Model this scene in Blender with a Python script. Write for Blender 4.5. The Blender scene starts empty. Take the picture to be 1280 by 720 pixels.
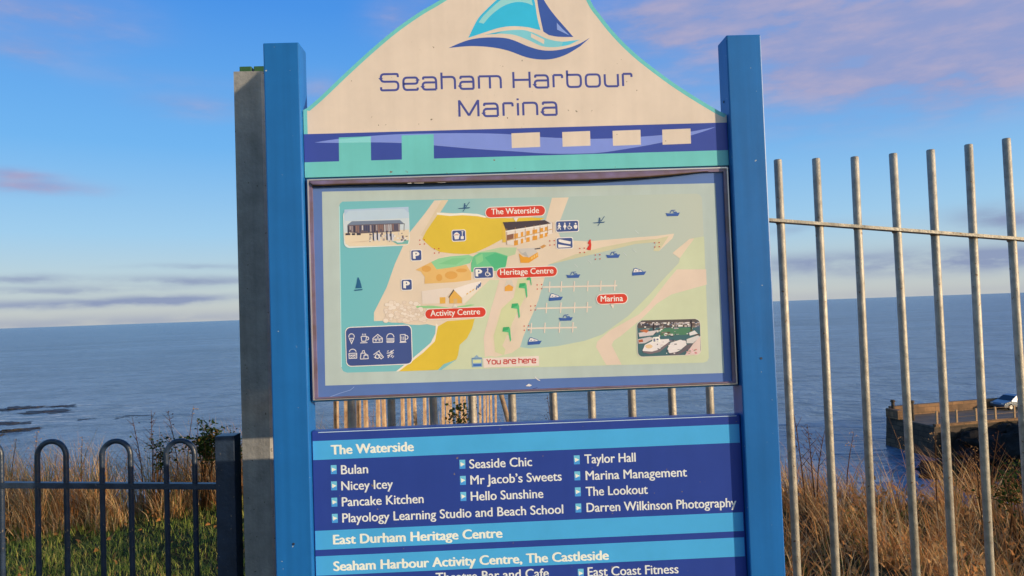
import bpy, bmesh, math, random
from mathutils import Vector, Matrix, Quaternion

rad = math.radians
random.seed(7)
SC = bpy.context.scene
COL = SC.collection

# ------------------------------------------------------------------ camera
EYE = 1.55                                   # height of the lens above the grass
F, PITCH, ROLL, YAW = 900.0, 0.0310, -0.0352, 0.0296
CAM = Vector((-0.0912, -2.0154, EYE))
_fw = Vector((math.sin(YAW) * math.cos(PITCH), math.cos(YAW) * math.cos(PITCH), math.sin(PITCH)))
_r = Vector((math.cos(YAW), -math.sin(YAW), 0))
_u = _r.cross(_fw)
_R = _r * math.cos(ROLL) + _u * math.sin(ROLL)
_U = -_r * math.sin(ROLL) + _u * math.cos(ROLL)
cam = bpy.data.cameras.new('camera')
cam_ob = bpy.data.objects.new('camera', cam)
COL.objects.link(cam_ob)
cam.sensor_width = 36.0
cam.lens = 36.0 * F / 1280.0
cam.clip_start = 0.05
cam.clip_end = 120000
cam_ob.matrix_world = Matrix(((_R.x, _U.x, -_fw.x, CAM.x), (_R.y, _U.y, -_fw.y, CAM.y),
                              (_R.z, _U.z, -_fw.z, CAM.z), (0, 0, 0, 1)))
SC.camera = cam_ob


def ray(px, py):
    return _fw * F + _R * (px - 640) - _U * (py - 360)


def onplane(px, py, y):
    """survey a photo point onto the vertical plane at depth y -> (x, z)"""
    v = ray(px, py)
    t = (y - CAM.y) / v.y
    return CAM.x + v.x * t, CAM.z + v.z * t


def onlevel(px, py, z):
    v = ray(px, py)
    t = (z - CAM.z) / v.z
    return CAM + v * t


# ------------------------------------------------------------------ light
SUN_AZ, SUN_EL = 60.0, 9.8                  # degrees: to the right of straight-behind-camera
sdir = Vector((math.sin(rad(SUN_AZ)) * math.cos(rad(SUN_EL)), -math.cos(rad(SUN_AZ)) * math.cos(rad(SUN_EL)),
               math.sin(rad(SUN_EL))))
sun = bpy.data.lights.new('sun', 'SUN')
sun.energy = 4.9
sun.angle = rad(0.5)
sun.color = (1.0, 0.76, 0.47)
sun_ob = bpy.data.objects.new('sun', sun)
COL.objects.link(sun_ob)
sun_ob.rotation_euler = sdir.to_track_quat('Z', 'Y').to_euler()
sun_ob.location = (6, -6, 8)

SC.view_settings.view_transform = 'Standard'
SC.view_settings.look = 'None'
SC.view_settings.exposure = 0.0
SC.view_settings.gamma = 1.0
SC.view_settings.use_curve_mapping = False
SC.render.resolution_x, SC.render.resolution_y = 1024, 576
SC.cycles.max_bounces = 6
SC.cycles.use_denoising = True


def lin(c):
    c = c / 255.0
    return c / 12.92 if c <= 0.04045 else ((c + 0.055) / 1.055) ** 2.4


def rgb(r, g, b):
    return (lin(r), lin(g), lin(b))


SKY_STRENGTH = 0.15


def build_world():
    w = bpy.data.worlds.new('World')
    SC.world = w
    w.use_nodes = True
    nt = w.node_tree
    N, L = nt.nodes, nt.links
    N.clear()

    def math_n(op, a, b=None, c=None, clamp=False):
        n = N.new('ShaderNodeMath')
        n.operation = op
        n.use_clamp = clamp
        for i, v in enumerate((a, b, c)):
            if v is None:
                continue
            if isinstance(v, (int, float)):
                n.inputs[i].default_value = v
            else:
                L.new(v, n.inputs[i])
        return n.outputs[0]

    def mix(fac, a, b):
        n = N.new('ShaderNodeMix')
        n.data_type = 'RGBA'
        for s, v in ((n.inputs[0], fac), (n.inputs[6], a), (n.inputs[7], b)):
            if isinstance(v, (int, float)):
                s.default_value = v
            elif isinstance(v, tuple):
                s.default_value = (*v, 1)
            else:
                L.new(v, s)
        return n.outputs[2]

    def sm(v, lo, hi):
        n = N.new('ShaderNodeMapRange')
        n.interpolation_type = 'SMOOTHSTEP'
        L.new(v, n.inputs[0])
        n.inputs[1].default_value, n.inputs[2].default_value = lo, hi
        return n.outputs[0]

    sky = N.new('ShaderNodeTexSky')
    sky.sky_type = 'NISHITA'
    sky.sun_disc = False
    sky.sun_elevation = rad(SUN_EL)
    sky.sun_rotation = rad(180 - SUN_AZ)
    sky.air_density, sky.dust_density, sky.ozone_density = 1.0, 0.6, 1.6
    tc = N.new('ShaderNodeTexCoord')
    sep = N.new('ShaderNodeSeparateXYZ')
    L.new(tc.outputs['Generated'], sep.inputs[0])
    az = math_n('ARCTAN2', sep.outputs[0], sep.outputs[1])
    el = math_n('ARCSINE', sep.outputs[2])
    # air: deeper blue overhead, pale and slightly warm by the sea's horizon
    k = 1.0 / SKY_STRENGTH
    hue = N.new('ShaderNodeHueSaturation')
    hue.inputs['Saturation'].default_value = 1.12
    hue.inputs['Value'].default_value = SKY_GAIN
    L.new(sky.outputs[0], hue.inputs['Color'])
    col = hue.outputs[0]
    tgt = N.new('ShaderNodeValToRGB')
    cr = tgt.color_ramp
    stops = [(0.0, (196, 199, 197)), (0.045, (190, 208, 214)), (0.11, (158, 203, 236)), (0.22, (112, 180, 240)),
             (0.40, (72, 147, 232)), (0.75, (58, 122, 205)), (1.0, (46, 104, 186))]
    while len(cr.elements) < len(stops):
        cr.elements.new(0.5)
    for e_, (p, c) in zip(cr.elements, stops):
        e_.position = p
        e_.color = (*rgb(*c), 1)
    L.new(math_n('ABSOLUTE', el), tgt.inputs[0])
    sc_ = N.new('ShaderNodeVectorMath')
    sc_.operation = 'SCALE'
    sc_.inputs['Scale'].default_value = k
    L.new(tgt.outputs[0], sc_.inputs[0])
    # only the half of the sky away from the sun keeps the measured blue; towards the sun Nishita's own glow stays
    away = sm(sep.outputs[1], -0.35, 0.25)
    col = mix(math_n('MULTIPLY', away, 0.96), col, sc_.outputs[0])
    # clouds: wind-drawn banks, each with a direction, an extent and a ragged noise edge
    mp = N.new('ShaderNodeCombineXYZ')
    L.new(math_n('MULTIPLY', az, 5.0), mp.inputs[0])
    L.new(math_n('MULTIPLY', el, 17.0), mp.inputs[1])
    nz = N.new('ShaderNodeTexNoise')
    nz.inputs['Scale'].default_value = 1.7
    nz.inputs['Detail'].default_value = 7
    nz.inputs['Roughness'].default_value = 0.58
    L.new(mp.outputs[0], nz.inputs['Vector'])
    nz2 = N.new('ShaderNodeTexNoise')
    nz2.inputs['Scale'].default_value = 0.8
    nz2.inputs['Detail'].default_value = 4
    L.new(mp.outputs[0], nz2.inputs['Vector'])
    azw = math_n('ADD', az, math_n('MULTIPLY', math_n('SUBTRACT', nz2.outputs['Fac'], 0.5), 0.10))
    elw = math_n('ADD', el, math_n('MULTIPLY', math_n('SUBTRACT', nz.outputs['Fac'], 0.5), 0.022))
    tot = None
    low = None
    for (px, py, hw, hh, amp, kind) in CLOUDS:
        d = ray(px, py).normalized()
        a0, e0 = math.atan2(d.x, d.y), math.asin(d.z)
        sa, se = hw / F, hh / F
        da = math_n('MULTIPLY', math_n('SUBTRACT', azw, a0), 1 / sa)
        de = math_n('MULTIPLY', math_n('SUBTRACT', elw, e0), 1 / se)
        r2 = math_n('ADD', math_n('MULTIPLY', da, da), math_n('MULTIPLY', de, de))
        g = math_n('MULTIPLY', math_n('EXPONENT', math_n('MULTIPLY', r2, -1.0)), amp)
        if kind == 'p':
            tot = g if tot is None else math_n('ADD', tot, g)
        else:
            low = g if low is None else math_n('ADD', low, g)
    tex = sm(nz.outputs['Fac'], 0.30, 0.62)
    mod = math_n('ADD', math_n('MULTIPLY', tex, 0.75), 0.25)
    modp = math_n('ADD', math_n('MULTIPLY', tex, 0.55), 0.45)
    fp = math_n('MINIMUM', math_n('MULTIPLY', tot, modp), 0.94)
    fl = math_n('MINIMUM', math_n('MULTIPLY', low, mod), 0.92)
    pink = tuple(k * c for c in rgb(176, 170, 200))
    grey = tuple(k * c for c in rgb(138, 152, 186))
    mauve = mix(sm(nz.outputs['Fac'], 0.40, 0.70), tuple(k * c for c in rgb(146, 158, 204)), pink)
    col = mix(fl, col, grey)
    col = mix(fp, col, mauve)
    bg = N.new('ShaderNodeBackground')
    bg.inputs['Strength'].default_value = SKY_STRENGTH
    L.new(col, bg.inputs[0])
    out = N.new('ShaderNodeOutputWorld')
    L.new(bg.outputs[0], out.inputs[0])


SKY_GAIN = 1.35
CLOUDS = [(1190, 25, 140, 36, .6, 'p'), (850, 6, 110, 26, .5, 'p'), (120, 402, 420, 8, .55, 'g'), (1120, 368, 320, 7, .25, 'g'),  # photo x, y, half width, half height, amount, tint
    (1120, 64, 200, 56, 1.35, 'p'), (960, 40, 120, 34, .5, 'p'), (900, 10, 130, 26, 0.75, 'p'), (820, 45, 60, 26, 0.5, 'p'), (1230, 110, 90, 26, 0.45, 'p'),
    (1250, 20, 80, 30, 0.6, 'p'), (40, 232, 48, 7, 1.0, 'p'), (20, 217, 32, 5, 0.9, 'p'), (50, 15, 80, 26, 0.75, 'p'), (30, 62, 38, 10, 0.6, 'p'),
    (255, 132, 60, 12, 0.45, 'p'), (395, 112, 30, 16, 0.55, 'p'), (500, 18, 34, 26, 0.6, 'p'), (170, 95, 120, 10, 0.16, 'p'),
    (110, 378, 170, 5, 0.9, 'g'), (230, 350, 110, 5, 0.85, 'g'), (20, 347, 40, 4, 0.7, 'g'), (70, 362, 110, 4, 0.7, 'g'), (245, 333, 60, 3, 0.5, 'g'), (220, 372, 60, 4, 0.7, 'g'),
    (1130, 326, 150, 13, 0.95, 'g'), (1250, 320, 70, 10, 0.7, 'g'), (1262, 271, 40, 13, 0.95, 'g'), (1000, 285, 60, 6, 0.35, 'g'), (990, 325, 60, 8, 0.5, 'g'),
]
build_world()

# ------------------------------------------------------------------ helpers
_mats = {}


def mat(name, color, rough=0.6, metal=0.0, spec=0.5, var=0.0, scale=6.0, bump=0.0, bscale=60.0, dark=None, coat=0.0):
    if name in _mats:
        return _mats[name]
    m = bpy.data.materials.new(name)
    m.use_nodes = True
    nt = m.node_tree
    N, L = nt.nodes, nt.links
    b = N['Principled BSDF']
    b.inputs['Base Color'].default_value = (*color, 1)
    b.inputs['Roughness'].default_value = rough
    b.inputs['Metallic'].default_value = metal
    b.inputs['Specular IOR Level'].default_value = spec
    b.inputs['Coat Weight'].default_value = coat
    tc = N.new('ShaderNodeTexCoord')
    if var > 0:
        nz = N.new('ShaderNodeTexNoise')
        nz.inputs['Scale'].default_value = scale
        nz.inputs['Detail'].default_value = 8
        nz.inputs['Roughness'].default_value = 0.65
        L.new(tc.outputs['Object'], nz.inputs['Vector'])
        rp = N.new('ShaderNodeValToRGB')
        d = dark if dark else tuple(c * (1 - var) for c in color)
        hi = tuple(min(1, c * (1 + var)) for c in color)
        rp.color_ramp.elements[0].position = 0.32
        rp.color_ramp.elements[0].color = (*d, 1)
        rp.color_ramp.elements[1].position = 0.68
        rp.color_ramp.elements[1].color = (*hi, 1)
        L.new(nz.outputs['Fac'], rp.inputs[0])
        L.new(rp.outputs[0], b.inputs['Base Color'])
    if bump > 0:
        n2 = N.new('ShaderNodeTexNoise')
        n2.inputs['Scale'].default_value = bscale
        n2.inputs['Detail'].default_value = 5
        L.new(tc.outputs['Object'], n2.inputs['Vector'])
        bp = N.new('ShaderNodeBump')
        bp.inputs['Strength'].default_value = bump
        bp.inputs['Distance'].default_value = 0.02
        L.new(n2.outputs['Fac'], bp.inputs['Height'])
        L.new(bp.outputs[0], b.inputs['Normal'])
    _mats[name] = m
    return m


def link(name, me, parent=None, loc=(0, 0, 0)):
    o = bpy.data.objects.new(name, me)
    COL.objects.link(o)
    if parent is not None:
        o.parent = parent
    o.location = loc
    return o


def tag(o, label=None, cat=None, group=None, kind=None):
    for k_, v in (('label', label), ('category', cat), ('group', group), ('kind', kind)):
        if v:
            o[k_] = v
    return o


def empty(name, loc, label, cat, group=None):
    o = bpy.data.objects.new(name, None)
    o.empty_display_size = 0.1
    COL.objects.link(o)
    o.location = loc
    return tag(o, label, cat, group)


def bm_box(bm, x0, x1, y0, y1, z0, z1, bevel=0.0):
    vs = [bm.verts.new((x, y, z)) for x in (x0, x1) for y in (y0, y1) for z in (z0, z1)]
    fs = []
    for f in ((0, 1, 3, 2), (4, 6, 7, 5), (0, 4, 5, 1), (2, 3, 7, 6), (0, 2, 6, 4), (1, 5, 7, 3)):
        fs.append(bm.faces.new([vs[i] for i in f]))
    if bevel > 0:
        es = list({e for f in fs for e in f.edges})
        bmesh.ops.bevel(bm, geom=es, offset=bevel, segments=2, affect='EDGES', profile=0.5)
    return vs


def bm_tube(bm, pts, radii, seg=10, cap=True):
    pts = [Vector(p) for p in pts]
    if not hasattr(radii, '__len__'):
        radii = [radii] * len(pts)
    rings = []
    up0 = None
    for i, p in enumerate(pts):
        t = (pts[min(i + 1, len(pts) - 1)] - pts[max(i - 1, 0)]).normalized()
        if up0 is None:
            up0 = t.orthogonal().normalized()
        else:
            up0 = (up0 - t * up0.dot(t)).normalized()
        v = t.cross(up0)
        rings.append([bm.verts.new(p + (up0 * math.cos(a) + v * math.sin(a)) * radii[i])
                      for a in (2 * math.pi * j / seg for j in range(seg))])
    for a, b in zip(rings, rings[1:]):
        for j in range(seg):
            f = bm.faces.new((a[j], a[(j + 1) % seg], b[(j + 1) % seg], b[j]))
            f.smooth = True
    if cap:
        bm.faces.new(rings[0][::-1])
        bm.faces.new(rings[-1])
    return rings


def done(name, bm, m, parent=None, loc=(0, 0, 0)):
    me = bpy.data.meshes.new(name)
    bmesh.ops.recalc_face_normals(bm, faces=bm.faces)
    bm.to_mesh(me)
    bm.free()
    for mm in (m if isinstance(m, (list, tuple)) else [m]):
        me.materials.append(mm)
    return link(name, me, parent, loc)


def copy_tree(o, parent=None):
    c = o.copy()
    COL.objects.link(c)
    if parent is not None:
        c.parent = parent
    for ch in list(o.children):
        copy_tree(ch, c)
    return c


# printed colours: what the print looks like in this light, divided by the light
K_PRINT = (1.055, 0.91, 0.675)


def ink(r, g, b, rough=0.34):
    nm = 'print_%d_%d_%d' % (r, g, b)
    c = [min(0.9, lin(v) / k_) for v, k_ in zip((r, g, b), K_PRINT)]
    return mat(nm, c, rough=rough, spec=0.3, var=0.055, scale=7)


class Print:
    """flat printed artwork on a vertical plane; photo coordinates are surveyed onto that plane"""

    def __init__(self, y):
        self.y = y
        self.v, self.f, self.mi, self.m = [], [], [], []

    def poly(self, pts, col, layer=1, world=False):
        m = col if not isinstance(col, tuple) else ink(*col)
        if m not in self.m:
            self.m.append(m)
        i = len(self.v)
        y = self.y - 0.00006 * layer - 0.000001 * len(self.f)
        for p in pts:
            x, z = p if world else onplane(p[0], p[1], self.y)
            self.v.append((x, y, z))
        self.f.append(tuple(range(i, i + len(pts))))
        self.mi.append(self.m.index(m))

    def rect(self, x0, y0, x1, y1, col, layer=1, r=0, tilt=True):
        self.poly(rrect(x0, y0, x1, y1, r), col, layer)

    def disc(self, x, y, rx, ry, col, layer=1, n=12):
        self.poly([(x + rx * math.cos(2 * math.pi * i / n), y + ry * math.sin(2 * math.pi * i / n)) for i in range(n)], col, layer)

    def stroke(self, pts, t, col, layer=1, world=False):
        self.poly(ribbon(pts, t), col, layer, world)

    def flush(self, name, parent):
        """build what has been drawn so far as a part of its own and start afresh"""
        o = self.build(name, parent)
        self.v, self.f, self.mi, self.m = [], [], [], []
        return o

    def build(self, name, parent):
        me = bpy.data.meshes.new(name)
        me.from_pydata(self.v, [], self.f)
        for m in self.m:
            me.materials.append(m)
        me.polygons.foreach_set('material_index', self.mi)
        me.update()
        return link(name, me, parent)


TILT = -0.0395                                   # how far level lines rise per pixel in the photo


def rrect(x0, y0, x1, y1, r=0):
    """rounded rectangle, level in the world (so it tilts with the photo's roll)"""
    cx, cy = (x0 + x1) / 2, (y0 + y1) / 2
    w, h = (x1 - x0) / 2, (y1 - y0) / 2
    out = []
    if r <= 0:
        base = [(-w, -h), (w, -h), (w, h), (-w, h)]
    else:
        base = []
        for sx, sy, a0 in ((1, -1, -90), (1, 1, 0), (-1, 1, 90), (-1, -1, 180)):
            for i in range(5):
                a = rad(a0 + i * 22.5)
                base.append((sx * (w - r) + r * math.cos(a), sy * (h - r) + r * math.sin(a)))
    for bx, by in base:
        out.append((cx + bx - by * TILT * 0.8, cy + by + bx * TILT))
    return out


def ribbon(pts, t):
    pts = [Vector((p[0], p[1])) for p in pts]
    Lf, Rt = [], []
    n = len(pts)
    for i, p in enumerate(pts):
        a = (p - pts[i - 1]).normalized() if i > 0 else None
        b = (pts[i + 1] - p).normalized() if i < n - 1 else None
        if a is None:
            a = b
        if b is None:
            b = a
        nrm = Vector((-(a.y + b.y), a.x + b.x))
        if nrm.length < 1e-6:
            nrm = Vector((-a.y, a.x))
        nrm.normalize()
        c = max(0.45, nrm.dot(Vector((-a.y, a.x))))
        o = nrm * (t / 2 / c)
        Lf.append(tuple(p + o))
        Rt.append(tuple(p - o))
    return Lf + Rt[::-1]


def spline(pts, n=6):
    out = []
    P = [Vector(p) for p in pts]
    for i in range(len(P) - 1):
        p0, p1, p2, p3 = P[max(i - 1, 0)], P[i], P[i + 1], P[min(i + 2, len(P) - 1)]
        for j in range(n):
            t = j / n
            out.append(tuple(0.5 * ((2 * p1) + (p2 - p0) * t + (2 * p0 - 5 * p1 + 4 * p2 - p3) * t * t + (3 * p1 - p0 - 3 * p2 + p3) * t ** 3)))
    out.append(tuple(P[-1]))
    return out


def rounded(pts, r):
    out = [pts[0]]
    for a, p, b in zip(pts, pts[1:], pts[2:]):
        a, p, b = Vector(a), Vector(p), Vector(b)
        d1, d2 = (a - p), (b - p)
        rr = min(r, d1.length * 0.5, d2.length * 0.5)
        s, e = p + d1.normalized() * rr, p + d2.normalized() * rr
        for i in range(5):
            t = i / 4
            out.append(tuple(s * (1 - t) ** 2 + p * 2 * t * (1 - t) + e * t * t))
    out.append(pts[-1])
    return out


# wide square-round lettering (header and "You are here")
X = 0.76
GLYPH = {
    'S': (1.22, [[(1.2, .80), (1.2, 1), (0, 1), (0, .53), (1.22, .53), (1.22, 0), (0, 0), (0, .2)]]),
    'H': (1.15, [[(0, 0), (0, 1)], [(1.15, 0), (1.15, 1)], [(0, .5), (1.15, .5)]]),
    'M': (1.28, [[(0, 0), (0, 1)], [(.0, .98), (.64, .06)], [(.64, .06), (1.28, .98)], [(1.28, 1), (1.28, 0)]]),
    'Y': (1.1, [[(0, 1), (.55, .45), (1.1, 1)], [(.55, .45), (.55, 0)]]),
    'e': (1.0, [[(0, .38), (1.0, .38), (1.0, X), (0, X), (0, 0), (1.0, 0), (1.0, .14)]]),
    'a': (.98, [[(.04, .62), (.04, X), (.95, X), (.95, 0)], [(.95, .44), (0, .44), (0, 0), (.95, 0)]]),
    'h': (.94, [[(0, 0), (0, 1.04)], [(0, X), (.94, X), (.94, 0)]]),
    'n': (.94, [[(0, 0), (0, X)], [(0, X), (.94, X), (.94, 0)]]),
    'm': (1.55, [[(0, 0), (0, X)], [(0, X), (1.55, X), (1.55, 0)], [(.78, 0), (.78, X)]]),
    'r': (.62, [[(0, 0), (0, X)], [(0, X), (.62, X), (.62, .56)]]),
    'b': (.97, [[(0, 1.04), (0, 0), (.97, 0), (.97, X), (0, X)]]),
    'o': (1.0, [[(.5, 0), (1.0, 0), (1.0, X), (0, X), (0, 0), (.5, 0)]]),
    'u': (.94, [[(0, X), (0, 0), (.94, 0)], [(.94, X), (.94, 0)]]),
    'i': (0.0, [[(0, 0), (0, X)], [(0, .93), (0, 1.04)]]),
}


def wide_text(pr, s, p0, p1, cap_px, t, col, layer):
    """p0, p1: photo points of the first and last letter's foot"""
    x = 0.0
    items = []
    for ch in s:
        if ch == ' ':
            x += 0.55
            continue
        w, st = GLYPH[ch]
        items.append((x, ch, st))
        x += w + 0.36
    total = x - 0.36
    a, b = onplane(*p0, pr.y), onplane(*p1, pr.y)
    sx = (b[0] - a[0]) / total
    sz = abs(onplane(p0[0], p0[1] - cap_px, pr.y)[1] - a[1])
    tw = t * sz
    for gx, ch, st in items:
        for li, pl in enumerate(st):
            q = rounded(pl, 0.26) if ch not in 'MYH' else pl
            w = [(a[0] + (gx + px_) * sx, a[1] + (b[1] - a[1]) * (gx + px_) / total + pz * sz) for px_, pz in q]
            pr.stroke(w, tw, col, layer + li * 0.5, world=True)


def font_mesh(s, offset):
    cu = bpy.data.curves.new('t', 'FONT')
    cu.body = s
    cu.offset = offset
    cu.resolution_u = 4
    o = bpy.data.objects.new('t', cu)
    COL.objects.link(o)
    dg = bpy.context.evaluated_depsgraph_get()
    dg.update()
    me = bpy.data.meshes.new_from_object(o.evaluated_get(dg))
    bpy.data.objects.remove(o)
    bpy.data.curves.remove(cu)
    return me


_cap = {}


def text_line(parent, s, p0, p1, cap_px, y, m, weight=0.0, layer=3, name='text_line'):
    """one line of lettering as one mesh; heavier weights print the line twice, a hair apart"""
    me0 = font_mesh(s, 0.0)
    if 'H' not in _cap:
        h = font_mesh('H', 0.0)
        _cap['H'] = max(v.co.y for v in h.vertices)
        bpy.data.meshes.remove(h)
    co = [v.co.copy() for v in me0.vertices]
    fc = [tuple(p.vertices) for p in me0.polygons]
    bpy.data.meshes.remove(me0)
    x0, x1 = min(c.x for c in co), max(c.x for c in co)
    a, b = onplane(*p0, y), onplane(*p1, y)
    sz = abs(onplane(p0[0], p0[1] - cap_px, y)[1] - a[1]) / _cap['H']
    V, Fc = [], []
    n = 1 if weight == 0 else 3
    for k in range(n):
        dx = weight * (k - (n - 1) / 2) * sz
        dz = weight * 0.35 * (0, 1, -1)[k] * sz if n > 1 else 0
        i = len(V)
        yy = y - 0.00006 * (layer + k * 0.5)
        for c in co:
            f = (c.x - x0) / (x1 - x0)
            V.append((a[0] + (b[0] - a[0]) * f + dx, yy, a[1] + (b[1] - a[1]) * f + c.y * sz + dz))
        Fc += [tuple(j + i for j in q) for q in fc]
    me = bpy.data.meshes.new(name)
    me.from_pydata(V, [], Fc)
    me.materials.append(m)
    return link(name, me, parent)


# ------------------------------------------------------------------ materials
M_BLUE = mat('blue_gloss_paint', (0.0115, 0.130, 0.45), rough=0.36, spec=0.32, var=0.10, scale=3, bump=0.03, bscale=25)
M_BACK = mat('panel_backing', (0.35, 0.38, 0.42), rough=0.5)
M_NAVYEDGE = mat('panel_edge', (0.01, 0.10, 0.27), rough=0.35)
M_ALU = mat('frame_aluminium', (0.62, 0.58, 0.62), rough=0.35, metal=0.6)
M_FRAME = mat('frame_purple', (0.15, 0.12, 0.24), rough=0.4, var=0.35, scale=14, dark=(0.14, 0.09, 0.10))
M_GALV = mat('galvanised_bar', (0.36, 0.34, 0.31), rough=0.55, metal=0.25, var=0.30, scale=28, bump=0.15, bscale=160)
M_GALVPOST = mat('weathered_steel_post', (0.25, 0.255, 0.265), rough=0.6, metal=0.2, var=0.22, scale=13, bump=0.15, bscale=90)
M_NAVY = mat('navy_railing_paint', (0.020, 0.036, 0.075), rough=0.38, var=0.3, scale=22, bump=0.1, bscale=90)
M_GREENP = mat('green_steel_paint', (0.03, 0.10, 0.035), rough=0.5, var=0.3, scale=12)
M_PALE = mat('rusting_pale', (0.33, 0.25, 0.17), rough=0.6, metal=0.15, var=0.35, scale=16, dark=(0.20, 0.10, 0.05))


def weather_paint(m, fleck, fleck_col, streak):
    """small chips and faint vertical dirt runs"""
    nt = m.node_tree
    N, L = nt.nodes, nt.links
    b = N['Principled BSDF']
    src = b.inputs['Base Color'].links[0].from_socket
    tc = N.new('ShaderNodeTexCoord')
    mp = N.new('ShaderNodeMapping')
    mp.inputs['Scale'].default_value = (34, 34, 1.2)
    L.new(tc.outputs['Object'], mp.inputs[0])
    n1 = N.new('ShaderNodeTexNoise')
    n1.inputs['Scale'].default_value = 1.0
    n1.inputs['Detail'].default_value = 5
    L.new(mp.outputs[0], n1.inputs['Vector'])
    r1 = N.new('ShaderNodeMapRange')
    L.new(n1.outputs['Fac'], r1.inputs[0])
    r1.inputs[1].default_value, r1.inputs[2].default_value = .35, .75
    r1.inputs[3].default_value, r1.inputs[4].default_value = 1 + streak, 1 - streak
    mx = N.new('ShaderNodeMix')
    mx.data_type = 'RGBA'
    mx.blend_type = 'MULTIPLY'
    mx.inputs[0].default_value = 1.0
    L.new(src, mx.inputs[6])
    L.new(r1.outputs[0], mx.inputs[7])
    n2 = N.new('ShaderNodeTexNoise')
    n2.inputs['Scale'].default_value = 75
    n2.inputs['Detail'].default_value = 2
    L.new(tc.outputs['Object'], n2.inputs['Vector'])
    r2 = N.new('ShaderNodeMapRange')
    L.new(n2.outputs['Fac'], r2.inputs[0])
    r2.inputs[1].default_value, r2.inputs[2].default_value = fleck, fleck + .03
    m2 = N.new('ShaderNodeMix')
    m2.data_type = 'RGBA'
    L.new(r2.outputs[0], m2.inputs[0])
    L.new(mx.outputs[2], m2.inputs[6])
    m2.inputs[7].default_value = (*fleck_col, 1)
    L.new(m2.outputs[2], b.inputs['Base Color'])


weather_paint(M_BLUE, .735, (.35, .42, .5), .10)
weather_paint(M_GALV, .68, (.20, .12, .07), .18)
weather_paint(M_GALVPOST, .70, (.10, .09, .08), .16)
weather_paint(M_NAVY, .70, (.16, .14, .13), .15)

# ------------------------------------------------------------------ the sign
W, PW, PD = 0.7062, 0.100, 0.080
REC = 0.022                                    # panel faces stand this far behind the front of the posts
SIGN = empty('information_sign', (0, 0, 0),
             'tall blue marina information sign with wave shaped top, map board and list of names', 'sign')


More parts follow.
